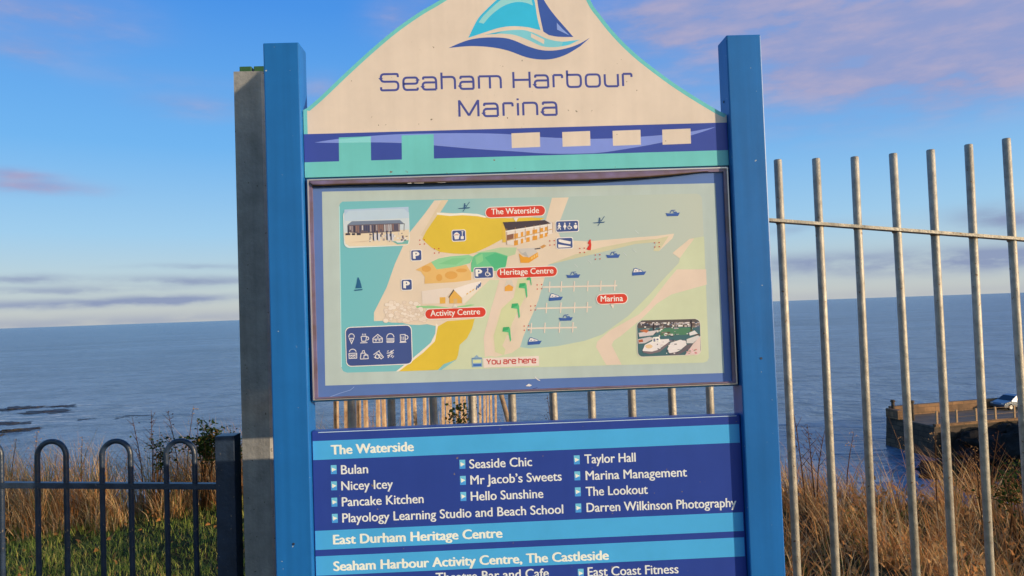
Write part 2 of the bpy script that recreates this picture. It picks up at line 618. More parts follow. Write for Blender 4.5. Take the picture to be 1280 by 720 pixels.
def build_sign():
    for sx, top in ((-1, 0.7739), (1, 0.7647)):
        bm = bmesh.new()
        xa, xb = sorted((sx * W, sx * (W - PW)))
        bm_box(bm, xa, xb, 0, PD, -0.3, EYE + top, 0.0035)
        done('post', bm, M_BLUE, SIGN)
    # small dark rivets through the posts' faces
    for x_, z_ in ((W - PW / 2 + .008, EYE - .16), (W - PW - .0012, EYE + .585), (-W + PW / 2, EYE - .62)):
        bm = bmesh.new()
        side = abs(x_) < W - PW + .0001
        bm_tube(bm, [(x_ + .002, .045, z_), (x_ - .0008, .045, z_)] if side else [(x_, .001, z_), (x_, -.0012, z_)], [.004, .0034], 10)
        done('rivet', bm, M_NAVY, SIGN)
    xin = W - PW

    # ---------- header board: outline surveyed from the photo, apex estimated above the frame
    left = [(380.9, 137.6), (400.6, 120.7), (431, 91.7), (461.7, 63.6), (492, 38), (523, 16), (550, 0), (590, -26), (630, -58), (664, -92)]
    right = [(694, -98), (713, -58), (737.8, 0), (750, 18.3), (768.4, 41.3), (792.8, 65.7), (823.4, 90), (854, 111.6), (893.7, 136), (909.5, 143.5)]
    topline = spline(left, 4)[:-1] + spline([left[-1], (680, -108), right[0]], 4)[:-1] + spline(right, 4)
    outer = [onplane(x, y, REC) for x, y in topline]
    zb = (onplane(382.5, 219.5, REC)[1] + onplane(909.5, 208.9, REC)[1]) / 2
    xl, xr = -xin + 0.002, xin - 0.002
    outer = [(min(max(x, xl), xr), z) for x, z in outer]
    poly = [(xl, zb)] + [(xl, outer[0][1])] + outer[1:-1] + [(xr, outer[-1][1]), (xr, zb)]
    bm = bmesh.new()
    fr = [bm.verts.new((x, REC, z)) for x, z in poly]
    bk = [bm.verts.new((x, REC + 0.02, z)) for x, z in poly]
    bm.faces.new(fr)
    f2 = bm.faces.new(bk[::-1])
    f2.material_index = 1
    n = len(fr)
    for i in range(n):
        f = bm.faces.new((fr[i], bk[i], bk[(i + 1) % n], fr[(i + 1) % n]))
        f.material_index = 2
    TEAL = (112, 190, 176)
    CREAM = (222, 198, 170)
    board = done('header_board', bm, [ink(*CREAM), M_BACK, ink(*TEAL)], SIGN)

    NAVY, LAV = (62, 76, 146), (128, 142, 200)
    pr = Print(REC)
    # teal rim along the curved edge
    tw = 0.011
    ol = [Vector(p) for p in [(xl, outer[0][1] - 0.09)] + [(xl, outer[0][1])] + outer[1:-1] + [(xr, outer[-1][1])]]
    inn = []
    for i, p in enumerate(ol):
        a = ol[max(i - 1, 0)]
        b = ol[min(i + 1, len(ol) - 1)]
        t = (b - a).normalized()
        inn.append(p + Vector((t.y, -t.x)) * tw)
    for i in range(len(ol) - 1):
        pr.poly([tuple(ol[i]), tuple(ol[i + 1]), tuple(inn[i + 1]), tuple(inn[i])], TEAL, 1, world=True)
    pr.build('border', board)

    pr = Print(REC)
    zL, zR = onplane(384, 165.2, REC)[1], onplane(909, 155.5, REC)[1]
    zt = (zL + zR) / 2
    pr.poly([(xl, zt), (xr, zt), (xr, zb), (xl, zb)], NAVY, 2, world=True)
    z2 = (onplane(382, 200.8, REC)[1] + onplane(910, 189.7, REC)[1]) / 2
    pr.poly([(xl, z2), (xr, z2), (xr, zb), (xl, zb)], TEAL, 3, world=True)
    up = spline([(393, 178.2), (423, 173.6), (463, 170), (501.5, 167.7), (553, 166.6), (600, 166.6), (639, 168), (676.7, 171.4), (741, 173.6), (800, 171), (854, 166), (895, 158.6)], 3)
    lo = spline([(393, 178.2), (423, 178.6), (463.5, 178), (501, 178.8), (542.7, 181.8), (596, 186.4), (640, 189), (686, 192), (741, 191.6), (777.5, 187), (823, 179), (863, 169.5), (895, 158.9)], 3)
    pr.poly(up + lo[::-1][1:-1], LAV, 4)
    for x0, x1, y0, y1 in ((423.5, 463.5, 170.9, 202), (502, 542, 168.3, 200)):
        pr.poly([(x0, y0 + 1), (x1, y0 - .5), (x1 + .4, y1 - .5), (x0 + .4, y1 + 1)], TEAL, 5)
    pr.poly([(423.5, 174.2), (463.5, 170.8), (463.5, 178), (423.5, 178.6)], (138, 206, 196), 6)
    for x0, x1, y0, y1 in ((639.5, 675, 166, 184.4), (703, 737.8, 164.4, 182.8), (766, 800.8, 162.9, 181.6), (828, 863.4, 161.4, 180.2)):
        pr.poly(rrect(x0, y0, x1, y1), CREAM, 5)
    pr.build('wave_band', board)

    pr = Print(REC)
    CY, NV = (58, 180, 204), (62, 88, 152)
    sail = spline([(585.5, 47.3), (591.6, 34.4), (598.4, 22.3), (608.8, 11.2), (620.8, 0), (640, -16), (660, -30)], 4) + \
        spline([(664, -20), (668, 0), (669.8, 10.3), (672, 24), (675.8, 37.8)], 4) + \
        spline([(660, 34), (643, 32.7), (626, 34.4), (608.8, 39.5), (585.5, 47.3)], 4)[:-1]
    pr.poly(sail, CY, 1)
    hl = spline([(598.4, 28), (603.6, 20.5), (613.9, 10.2), (624, 1.5), (640, -11), (655, -22)], 4) + [(661, -15), (664.5, 0), (666.3, 7)] + \
        spline([(660.3, 4.4), (650, 2.4), (638, 4.1), (626, 9.5), (614, 18.9), (604.5, 29.6)], 4)
    pr.poly(hl, (150, 205, 196), 2)
    jib = spline([(669, -20), (671.5, 0), (674, 15.5), (679.2, 39.5)], 4) + spline([(686, 43.8), (698, 46), (716.7, 46.2)], 3) + \
        spline([(705, 32.7), (691, 16.3), (680, 0), (672, -18)], 4)
    pr.poly(jib, NV, 1)
    pr.poly([(696, 28.4), (696.4, 37), (711.9, 44.3), (703, 36)], (140, 158, 208), 2)
    wv = spline([(606, 43.3), (629.4, 38.7), (651.7, 37.3), (667, 41), (684.4, 48.6), (703, 52), (724.8, 49.6)], 4) + \
        spline([(712, 56), (694.7, 58.9), (677.5, 57.7), (660.3, 50), (643, 43.6), (626, 42)], 4)
    pr.poly(wv, (128, 196, 196), 1)
    pr.poly([(606, 43.4), (628, 39.2), (620, 42.5)], (60, 168, 190), 2)
    pr.poly([(704, 52.2), (724, 49.9), (708, 56.8), (702, 57.6)], (92, 190, 204), 2)
    pr.poly([(663.8, 41.5), (680.5, 49.6), (680, 55.2), (663.8, 46.6)], CREAM, 2)
    nav = spline([(560.6, 60), (574.4, 54), (589.8, 49), (608.8, 46.8), (629.4, 47.3), (643, 50.7), (660.3, 58), (677.5, 62.7), (694.7, 62.9), (712, 59.3), (725.6, 54), (737.7, 46.9)], 4) + \
        spline([(725.6, 57.6), (708.4, 67.9), (691, 73.6), (674, 74.3), (657, 71.3), (636, 63.6), (615.6, 59.3), (591.6, 57.6), (574, 58.6)], 4)
    pr.poly(nav, NV, 1)
    pr.build('emblem', board)

    pr = Print(REC)
    wide_text(pr, 'Seaham Harbour', (476.5, 113), (789.8, 107.4), 20.2, 0.135, (74, 78, 138), 1)
    wide_text(pr, 'Marina', (574.5, 145.9), (696.4, 143.4), 20.6, 0.135, (74, 78, 138), 1)
    pr.build('lettering', board)

    # ---------- map board
    MX0, MX1, MZ1, MZ0 = -0.5971, 0.6000, EYE + 0.3889, EYE - 0.2317
    bm = bmesh.new()
    bm_box(bm, -xin + .001, xin - .001, REC + 0.006, REC + 0.042, MZ0 - 0.006, MZ1 + 0.008, 0.002)
    mb = done('map_board', bm, M_NAVYEDGE, SIGN)
    # frame: four aluminium bars, mitred round the sheet, lips standing proud
    for nm, t0, t1, ya, m in (('frame', 0.0, 0.0035, REC - 0.004, M_ALU), ('frame_lip', 0.0036, 0.0125, REC - 0.002, M_FRAME)):
        bm = bmesh.new()
        o = [(MX0 + t0, MZ0 + t0), (MX1 - t0, MZ0 + t0), (MX1 - t0, MZ1 - t0), (MX0 + t0, MZ1 - t0)]
        i_ = [(MX0 + t1, MZ0 + t1 * .6), (MX1 - t1, MZ0 + t1 * .6), (MX1 - t1, MZ1 - t1), (MX0 + t1, MZ1 - t1)]
        V = [[bm.verts.new((x, y, z)) for x, z in ring] for ring in (o, i_) for y in (ya, REC + 0.0058)]
        for k in range(4):
            j = (k + 1) % 4
            bm.faces.new((V[0][k], V[0][j], V[2][j], V[2][k]))
            bm.faces.new((V[0][k], V[1][k], V[1][j], V[0][j]))
            bm.faces.new((V[2][k], V[2][j], V[3][j], V[3][k]))
        done(nm, bm, m, mb)
    # sprung top strip: the cover's upper edge bows down and forward of the frame
    bm = bmesh.new()
    prof = [(388.5, 228.8, 2.0), (392, 231.5, 2.6), (405, 231.5, 2.0), (430, 230.6, 1.5), (470, 229.8, 1.5), (520, 229.0, 1.6), (580, 227.4, 1.6),
            (640, 226, 1.6), (700, 226.2, 1.5), (740, 225.3, 1.4), (780, 223.2, 1.4), (810, 221.2, 1.5), (840, 218.6, 1.5), (862, 216.4, 1.2), (885, 214.2, .6)]
    rows = []
    for i, (px, py, th) in enumerate(prof):
        x, z = onplane(px, py, REC)
        bow = 0.012 * math.sin(math.pi * i / (len(prof) - 1)) + 0.003
        ztop = MZ1 - 0.0045
        rows.append([bm.verts.new(c) for c in ((x, REC - 0.003, ztop), (x, REC - 0.003 - bow, (z + ztop) / 2), (x, REC - 0.004 - bow, z),
                                               (x, REC - 0.001 - bow, z - th * 0.0017), (x, REC + 0.001, z - th * 0.001))])
    for a, b in zip(rows, rows[1:]):
        for k in range(4):
            f = bm.faces.new((a[k], b[k], b[k + 1], a[k + 1]))
            f.smooth = True
            f.material_index = 0 if k < 2 else 1
    done('sprung_strip', bm, [M_FRAME, mat('strip_edge', (0.10, 0.065, 0.03), rough=0.7)], mb)
    pr = Print(REC - 0.0155)
    for px, py, w in ((512, 228.8, 5), (524, 228.5, 12), (552, 227.7, 10), (602, 226.2, 6), (640, 225.4, 22), (669, 225.2, 14), (700, 224.6, 5), (712, 224.4, 10)):
        pr.poly([(px - w / 2, py - .6), (px, py - 1.2), (px + w / 2, py - .8), (px + w / 2, py + .5), (px - w / 2, py + .6)], (235, 222, 205), 1)
        pr.flush('paint_chip', mb)

    pr = Print(REC + 0.0056)
    P = pr.poly
    i1 = 0.0126
    P([(MX0 + i1, MZ0 + .0076), (MX1 - i1, MZ0 + .0076), (MX1 - i1, MZ1 - i1), (MX0 + i1, MZ1 - i1)], (92, 116, 162), 1, world=True)
    P([(402.5, 239.6), (894, 229), (905.3, 466.2), (406.6, 482)], (183, 190, 174), 2)
    # printed sea: teal by the beach, fading to pale green in the marina
    sea = grad_print('print_sea', [(0.0, (116, 182, 178)), (0.24, (126, 182, 176)), (0.42, (158, 188, 176)), (0.62, (176, 188, 172)), (1.0, (192, 192, 168))], -0.53, 0.55)
    P([(428, 252), (870, 242), (875, 243.5), (877.5, 248), (886, 447), (884, 451.5), (879.5, 453.3), (434, 465.8), (429, 464), (426.5, 459), (423.8, 259), (425, 254.5)], sea, 3)
    P([(423.6, 258), (424.6, 258), (427.4, 459), (426.4, 459)], (186, 218, 204), 4)
    LAND, GRN, YEL, RD = (226, 200, 168), (204, 204, 162), (222, 184, 60), (226, 198, 170)
    # central land and pier
    P([(543, 250.6), (531, 267), (511, 292), (494, 329), (483, 360), (467.5, 390.5), (467.5, 401.4), (478, 401), (490, 403.2), (502.5, 403.4), (512, 405.8), (524, 406.2), (534, 405.2), (547, 408),
       (560, 402), (593, 399), (600, 440), (606, 461), (650, 459), (662, 436), (650, 434), (652, 425.8), (661.7, 402), (672.8, 375.8), (681, 346.7), (685, 331), (719, 323), (753, 315), (794, 305), (821, 302.7),
       (816.7, 313.3), (823.5, 314), (840.5, 298), (842.8, 292), (821, 294.8), (785, 297.5), (735, 301.6), (702, 300), (697, 288), (700, 276), (711, 246.7), (690, 247.2), (682, 276),
       (664, 271), (605, 270.5), (577.8, 267.3), (548, 265.6), (560.4, 249.9)], LAND, 5)
    P([(552, 250), (560.4, 249.9), (530, 297), (526, 294)], (220, 194, 156), 6)
    P([(685, 331), (719, 318), (753, 309), (794, 301), (821, 298.5), (836, 295), (823.5, 314), (816.7, 313.3), (821, 302.7), (794, 305), (753, 315), (719, 323)], (206, 194, 152), 6)
    # green ground
    P([(650, 433.8), (662.7, 435.6), (696.6, 432.7), (730.6, 426), (753, 418), (785, 395), (812, 368), (828, 350), (848.4, 328.7), (849.6, 323), (840.5, 316.3), (850, 308), (864, 298), (880, 295.5), (886, 447),
       (884, 451.5), (879.5, 453.3), (552, 462.3), (570, 450), (574.7, 431), (583.5, 423), (590, 411), (593.3, 398.6), (581, 380), (612, 350), (624, 350), (606, 415), (606, 444), (620, 446), (640, 441)], GRN, 6)
    P([(840.5, 316.3), (849.6, 323), (856, 314), (868, 298), (862, 298.5)], LAND, 7)
    P([(882.6, 336.7), (846, 336.7), (835, 350), (812, 379.5), (798.6, 393), (762, 413.4), (746.5, 427), (745, 433.8), (757.8, 456.2), (777, 455.7), (764.6, 431.5), (767, 426), (776, 420), (803, 397.6), (821, 379.5), (839.4, 368), (883.4, 355.7)], RD, 7)
    P([(625, 350), (640, 350), (643, 372), (625, 384), (614, 420), (617, 444), (606, 446), (604.5, 422), (614, 385)], RD, 8)
    P([(648, 346), (661, 346), (656, 372), (640, 404), (630, 444), (619, 440), (617, 420), (627, 386), (642, 372)], (208, 204, 150), 8)
    P([(628, 432), (634, 418), (641, 426), (646, 398), (650, 398), (657, 371), (664, 348), (680, 347), (660, 402), (650, 434), (634, 440)], LAND, 9)
    # beaches
    surf = [(546, 265.6), (562.5, 267.2), (577.8, 266.2), (597, 267.4), (607, 270.4)]
    P(surf + [(607, 272.5), (597, 270.2), (577.8, 269), (562.5, 270), (546, 268.4)], (236, 222, 196), 7)
    P([(547, 268.4), (562.5, 270), (577.8, 269), (597, 270.2), (605.5, 272), (639, 272.8), (664, 271.8), (681, 272.5), (640, 292), (627.8, 299), (611, 308), (594.4, 315.7), (586, 317.8), (566.7, 317), (550, 315), (539, 309.4), (527.8, 299), (533, 288.6), (541.7, 276)], YEL, 8)
    P([(545, 404), (548, 407), (543.6, 426.6), (528.8, 441), (515.6, 451.2), (498.5, 464.2), (495, 464.2), (513, 450.2), (525.5, 439.7), (538.5, 428.3), (544, 417)], (238, 218, 190), 7)
    P([(559, 401.4), (593.3, 398.6), (590, 411), (583.5, 423), (574.7, 431), (572.5, 444), (570.3, 449.5), (555, 455), (547.4, 462.4), (498.5, 464.2), (515.6, 451.2), (528.8, 441), (543.6, 426.6), (547.4, 408)], YEL, 8)
    # cobbles
    rnd = random.Random(3)
    for k in range(90):
        px = 482 + rnd.random() * 56
        py = 378 + rnd.random() * 24 - (px - 482) * .02
        if py < 376 + (px - 500) * .15:
            continue
        s = 2.0 + rnd.random() * 1.6
        pr.disc(px, py, s + .45, (s + .45) * .8, (206, 178, 150), 7 + (k % 3) * 2, 9)
        pr.disc(px, py, s, s * .8, rnd.choice([(230, 206, 178), (224, 198, 170), (234, 212, 186)]), 8 + (k % 3) * 2, 9)
    # crags
    P([(594, 316), (625, 309.4), (646, 309.4), (644, 318), (634, 321)], (184, 200, 150), 9)
    P([(539, 327.5), (548.6, 323), (562.5, 320.5), (586, 318.6), (592, 321), (587.5, 329), (569, 334), (545.8, 337)], (146, 200, 142), 9)
    P([(548, 330), (566, 323), (584, 322), (570, 331)], (132, 194, 132), 10)
    P([(589, 329), (592, 320), (600, 315.7), (619.4, 315), (634.7, 319.9), (633, 330), (630.6, 338), (589, 340)], (112, 190, 130), 10)
    P([(606, 322), (619, 316), (634, 321), (632, 333), (618, 336)], (88, 180, 122), 11)
    P([(594, 322), (603, 317), (604, 326), (596, 331)], (140, 200, 134), 11)
    P([(519.4, 337.4), (527.8, 333), (539, 327.6), (545.8, 336.7), (562.5, 334.6), (583, 331), (589, 341), (589, 350), (569.4, 352.6), (530.6, 354.7), (531, 346.4), (526, 339.4)], (228, 178, 104), 9)
    for ax, ay, rx, ry in ((533, 336, 6, 4), (549, 347, 4, 4.5), (564, 344, 8, 5), (577, 338, 7, 2.5)):
        pr.disc(ax, ay, rx, ry, (220, 158, 78), 10, 14)
    # activity centre
    P([(518, 382.5), (540, 382), (562.5, 384.4), (588, 380.5), (594, 381), (570, 387), (520, 384.8)], (150, 196, 130), 9)
    P([(527, 364), (560, 359.5), (567, 361), (550, 379), (528, 380)], (230, 208, 184), 9)
    P([(549.6, 371.6), (556.8, 371.4), (556.8, 379.3), (549.8, 379.6)], (226, 168, 72), 10)
    P([(567, 361), (589, 354), (601, 351.5), (601, 355), (578, 372.2)], (238, 218, 196), 10)
    P([(577.5, 379), (578, 372.2), (601, 354), (602, 358), (580, 380)], (232, 212, 184), 10)
    P([(561.8, 379.3), (561.8, 371.6), (568, 363), (577, 371.4), (577.6, 379)], (228, 170, 78), 11)
    pr.stroke([(561, 371.8), (567.6, 362)], 1.1, (92, 74, 66), 12)
    pr.stroke([(567.6, 361.6), (577.6, 371.6)], 1.3, (240, 222, 200), 12)
    P([(567, 373.5), (571.5, 373.3), (571.5, 379.2), (567, 379.4)], (212, 172, 116), 12)
    for ax, ay in ((596, 359.5), (598.4, 357.5), (600.4, 355.8)):
        pr.stroke([(ax - .6, ay + 2.6), (ax + .6, ay - 2.6)], 1.5, (60, 92, 140), 12)
    for ax, ay in ((584, 367), (588, 364.4), (591.4, 362.2)):
        pr.stroke([(ax - 1, ay + 1), (ax + 1, ay - .6)], 1.4, (224, 176, 96), 12)
    # waterside building
    P([(632, 288), (691, 279), (691.7, 291.5), (675, 296.5), (643, 306.6), (633, 305.4)], (232, 212, 190), 10)
    P([(627.6, 279), (630, 281), (632.6, 288.5), (632.5, 303), (628, 303)], (224, 180, 70), 9)
    P([(633, 294), (642, 292), (642, 299.5), (633, 300.5)], (142, 96, 74), 11)
    for k, (ax, w) in enumerate(((642.5, 5), (651, 3), (657.6, 4.6), (665.5, 6), (674.4, 4.4), (681, 3.2))):
        ty = 292.3 - (ax - 642) * .21
        for dy, h in ((0, 5.8 - k * .35), (8.6 - k * .25, 6.2 - k * .3)):
            P([(ax, ty + dy), (ax + w, ty + dy - .8), (ax + w, ty + dy + h - .8), (ax, ty + dy + h)], (226, 152, 56), 11)
    pr.stroke([(633, 301), (690, 286.5)], 1.1, (206, 160, 104), 12)
    for ax in (633.5, 644, 656.5, 667.5, 675, 684.5, 691):
        pr.stroke([(ax, 285.8 - (ax - 633) * .13), (ax, 306 - (ax - 633) * .26)], .7, (178, 130, 84), 13)
    P([(628.5, 277.8), (683, 275), (691, 279), (632.6, 288.4)], (78, 64, 66), 12)
    P([(683, 275), (691, 279), (688.5, 279.4), (681, 275.1)], (214, 196, 180), 13)
    pr.stroke([(632, 289.4), (686, 281)], 1.0, (240, 226, 206), 13)
    # kiosk, two beached boats, small huts
    P([(648.6, 316.7), (654, 321), (661, 321.5), (672, 315.3), (673, 320.8), (661, 328.6), (650.7, 328.5)], (230, 156, 52), 10)
    P([(647, 311), (668, 309.8), (672, 315.3), (661, 322), (652, 317.5)], (206, 192, 174), 11)
    P([(652, 317.5), (657, 314.5), (661, 322)], (184, 174, 160), 12)
    for k in range(3):
        P([(664 + k * 3, 321.6 - k * 1.9), (665.8 + k * 3, 320.5 - k * 1.9), (665.8 + k * 3, 323.4 - k * 1.9), (664 + k * 3, 324.6 - k * 1.9)], (240, 190, 110), 12)
    P([(668, 310.6), (675, 309.6), (676, 311), (668.5, 312)], (82, 74, 78), 11)
    P([(675, 308.5), (680, 305.6), (683, 307.4), (678, 310.6)], (206, 146, 80), 11)
    P([(631, 364), (631, 358.6), (636, 355.6), (641.6, 358.6), (640.6, 363.6)], (230, 160, 66), 11)
    P([(630.5, 358), (633.5, 350.5), (640, 350), (642, 358.4), (636, 355)], (212, 196, 172), 10)
    for ax, ay in ((649.5, 354.2), (640, 379.6), (629, 409), (659, 347)):
        s = .55 if ay < 350 else 1
        P([(ax, ay), (ax + 7.5 * s, ay - .6), (ax + 8.8 * s, ay + 2.5 * s), (ax + 10 * s, ay + 16 * s), (ax + 8.6 * s, ay + 18.5 * s), (ax + 6.5 * s, ay + 6.4 * s), (ax - 1, ay + 5.5 * s)], (92, 184, 118), 11)
        P([(ax, ay), (ax + 7.5 * s, ay - .6), (ax + 6 * s, ay + 3 * s), (ax - 1, ay + 5.5 * s)], (66, 164, 100), 12)
    # pontoons
    PK = (228, 204, 178)
    for (a, b, xs) in (((678.5, 359), (771.5, 357), (686.9, 701.6, 717.7, 734.7, 751, 768.5)), ((670.6, 385.6), (739.5, 384), (683, 701, 718.2, 734)), ((659, 410.5), (721, 409.3), (664, 681, 699.4, 716))):
        pr.stroke([a, b], 1.9, PK, 6)
        for x_ in xs:
            pr.stroke([(x_ + .4, a[1] - 6.8 - (x_ - a[0]) * .02), (x_ - .4, a[1] + 6.2 - (x_ - a[0]) * .02)], 1.5, PK, 7)
    for ax, ay in ((720, 332), (737, 327), (781, 317.5), (796, 290), (793, 313.5)):
        pr.stroke([(ax - 2, ay - 2), (ax + 2.4, ay + 2)], .7, (206, 206, 190), 6)
    pr.build('map_print', mb)

    # ---------- symbols printed on the map
    pr = Print(REC + 0.0056)
    L0 = 16
    SY, WH, DOT = (70, 84, 128), (236, 220, 200), (196, 62, 48)

    def boat(x, y):
        BL = (62, 92, 150)
        pr.poly([(x - 8.8, y - .2), (x - 2, y + .3), (x + 8.8, y - 1), (x + 6.6, y + 3.4), (x - 7.2, y + 3.7)], BL, L0)
        pr.stroke([(x - 3.4, y - .3), (x - 1.6, y - 3.6), (x + 3.2, y - 3.9)], .9, BL, L0)
        pr.stroke([(x - .2, y - 3.6), (x + 1.6, y - .4)], .8, BL, L0)
        pr.poly([(x + 1.2, y - .4), (x + 1.8, y - 2), (x + 4.4, y - 2.2), (x + 5.4, y - .7)], BL, L0)

    def cruiser(x, y):
        BL = (62, 92, 150)
        pr.poly([(x - 8.6, y + .6), (x + 2, y - .2), (x + 8.8, y - .8), (x + 6, y + 3.6), (x - 8.8, y + 4.6)], BL, L0)
        pr.poly([(x - 7.6, y + .3), (x - 6, y - 4), (x - 2, y - 3.6), (x + 2.6, y - 2), (x + 4.4, y - .5)], WH, L0)
        pr.stroke([(x - 7.9, y + .4), (x - 6.2, y - 4.2), (x - 4.4, y - 4.8), (x - 2, y - 3.7), (x + 2.6, y - 2.2), (x + 4.8, y - .5)], .7, BL, L0 + 1)
        pr.stroke([(x - 5.6, y - 1.2), (x - 3.4, y - 1.4)], .8, BL, L0 + 1)
        pr.stroke([(x - 1.6, y - 1.3), (x + .8, y - 1.4)], .8, BL, L0 + 1)

    def kayak(x, y):
        BL = (52, 84, 118)
        pr.poly([(x - 8, y + 1), (x, y + .2), (x + 8, y - .4), (x + 6, y + 1.2), (x - 6, y + 1.8)], BL, L0)
        pr.stroke([(x - 1.4, y + 5), (x + 7, y - 7)], .7, BL, L0)
        pr.stroke([(x + .3, y + .3), (x + .8, y - 3.4)], 1.5, BL, L0)
        pr.stroke([(x + .8, y - 2.6), (x + 3.4, y - 1.9)], .9, BL, L0)
        pr.disc(x + .9, y - 4.4, 1, 1, BL, L0, 8)

    for b in ((841, 266.6), (766.4, 318.8), (716.6, 343.8), (707.3, 397.3)):
        boat(*b)
        pr.flush('boat_symbol', mb)
    for b in ((799, 340), (695, 371.6), (668.5, 426.6)):
        cruiser(*b)
        pr.flush('boat_symbol', mb)
    for b in ((580, 259.4), (748.6, 277.4)):
        kayak(*b)
        pr.flush('kayak_symbol', mb)
    pr.poly(spline([(444.3, 360.6), (446, 354), (447.6, 346.5), (450.5, 352), (452.6, 360)], 3), (44, 96, 128), L0)
    pr.poly([(442.6, 362.2), (453.8, 361), (452.6, 362.8), (443.5, 363.6)], (44, 96, 128), L0)
    pr.flush('sailing_symbol', mb)
    for ax, ay in ((527.6, 302.6), (545.8, 313.6), (690, 303.6), (727.6, 313), (747, 321.2), (821, 306), (674.2, 358.5), (666.2, 385), (658, 410)):
        for dx, dy in ((-2.8, -2.4), (2.8, -2.8), (-2.6, 2.8), (3, 2.4)):
            pr.disc(ax + dx, ay + dy, .85, .85, DOT, L0, 7)
        pr.flush('crossing_dots', mb)
    pr.poly([(735, 312.6), (733, 311.4), (736.6, 306), (734.4, 304), (737, 299.6), (738.4, 299.2), (738.6, 303), (739.2, 306), (738.4, 312.8)], (214, 58, 44), L0)
    pr.flush('statue_symbol', mb)

    def sign_box(cx, cy, w, h):
        pr.rect(cx - w / 2 - 1, cy - h / 2 - 1, cx + w / 2 + 1, cy + h / 2 + 1, WH, L0, 2.6)
        pr.rect(cx - w / 2, cy - h / 2, cx + w / 2, cy + h / 2, SY, L0 + 1, 2)

    def wheel(x, y, s):
        pr.stroke([(x - 1.2 * s, y - 1 * s)] + [(x - .2 * s + 2.6 * s * math.cos(a), y + 1.9 * s + 2.5 * s * math.sin(a)) for a in [rad(200 - i * 26) for i in range(9)]], .9 * s, WH, L0 + 2)
        pr.stroke([(x, y - 3 * s), (x + .1 * s, y + .6 * s), (x + 2.4 * s, y + .8 * s), (x + 3.6 * s, y + 3.6 * s)], 1.0 * s, WH, L0 + 3)
        pr.disc(x, y - 4.2 * s, .95 * s, .95 * s, WH, L0 + 3, 8)

    for b in ((520.4, 319.2, 12.6, 12.6), (508.4, 356, 12.6, 12.6), (604.6, 341, 23, 12.6)):
        sign_box(*b)
        pr.flush('parking_plate', mb)
    wheel(609.6, 340.6, 1.0)
    pr.flush('wheelchair_symbol', mb)
    sign_box(709, 282.9, 27.4, 13)
    # people symbols
    for k, px in enumerate((699, 706)):
        py = 283.3 - k * .25
        pr.disc(px, py - 3.8, .95, .95, WH, L0 + 2, 8)
        if k == 0:
            pr.poly([(px - .9, py - 2.6), (px + .9, py - 2.6), (px + 2.4, py + .4), (px + 1.6, py + .8), (px + .6, py - .8), (px + 2.2, py + 4), (px + 1.2, py + 4), (px, py + 1.2), (px - 1.4, py + 4), (px - 2.4, py + 3.8), (px - .8, py - .4), (px - 2.4, py + .6)], WH, L0 + 2)
        else:
            pr.poly([(px - .9, py - 2.6), (px + .9, py - 2.6), (px + 2, py + .4), (px + .8, py + 2), (px + .6, py + 4), (px - .6, py + 4), (px - .8, py + 2), (px - 2, py + .4)], WH, L0 + 2)
    wheel(712, 282.8, .82)
    pr.disc(719.4, 279.6, 1.1, 1.1, WH, L0 + 2, 8)
    pr.poly([(717.4, 281.4), (721.4, 281.2), (721.8, 283.6), (720.6, 286), (718.4, 286), (717, 283.8)], WH, L0 + 2)
    pr.flush('symbol_plate', mb)
    sign_box(705.8, 304, 19.4, 12.8)
    pr.poly([(698, 299.6), (700, 299.2), (713.6, 302), (713, 305.4), (703, 303.6), (698.6, 302.4)], WH, L0 + 2)
    pr.poly([(697.6, 305.4), (712, 307.6), (714.4, 309), (697.8, 309.6)], WH, L0 + 2)
    pr.flush('symbol_plate', mb)
    # bucket and spade
    sign_box(573.5, 294.5, 16, 12.8)
    pr.poly([(567.4, 294.6), (574.4, 294.2), (573.4, 299), (568.6, 299.2)], WH, L0 + 2)
    pr.poly([(566.6, 294.4), (568.6, 291.4), (571, 290.2), (573.6, 292), (575, 294)], WH, L0 + 2)
    pr.stroke([(568.4, 293.4), (573.4, 293)], .6, DOT, L0 + 3)
    pr.stroke([(578, 289.6), (577.8, 296)], .9, WH, L0 + 2)
    pr.stroke([(576.8, 289.8), (579.2, 289.6)], .9, WH, L0 + 2)
    pr.poly([(576, 295.4), (579.8, 295.2), (579.6, 299), (576, 299)], WH, L0 + 2)
    pr.flush('symbol_plate', mb)
    # facilities panel
    pr.rect(432, 407.3, 515.4, 457, WH, L0, 6.5)
    pr.rect(433, 408.3, 514.4, 456, (68, 82, 128), L0 + 1, 6)
    I_, T_ = (224, 212, 200), 1.0
    S = lambda pts, t=T_: pr.stroke(pts, t, I_, L0 + 2)
    circ = lambda cx, cy, r, a0=0, a1=360, n=12: [(cx + r * math.cos(rad(a0 + (a1 - a0) * i / n)), cy - r * math.sin(rad(a0 + (a1 - a0) * i / n))) for i in range(n + 1)]
    S(circ(439.5, 420.6, 3.4, -20, 200)); S([(436.2, 423), (442.8, 422.8)]); S([(437, 423.6), (439.6, 429.4), (442.2, 423.4)]); S([(438.4, 424), (440.8, 426.6)], .7)
    S([(451.4, 420.6), (458.2, 420.4), (457.4, 426.4), (452.4, 426.6), (451.4, 420.6)]); S([(450.4, 428.6), (459.4, 428.2)]); S(circ(459, 423, 1.9, 100, -100))
    for k in range(3):
        S([(453 + k * 1.9, 419.4), (453.4 + k * 1.9, 417)], .8)
    S([(466.4, 428), (466.2, 423), (472.2, 418), (478, 422.6), (478, 427.6), (466.4, 428.2)]); S([(467, 424), (478, 423.4)]); S(circ(470, 425.6, .8), .7); S(circ(474.4, 425.4, .8), .7); S(circ(472.4, 421.4, .7), .7)
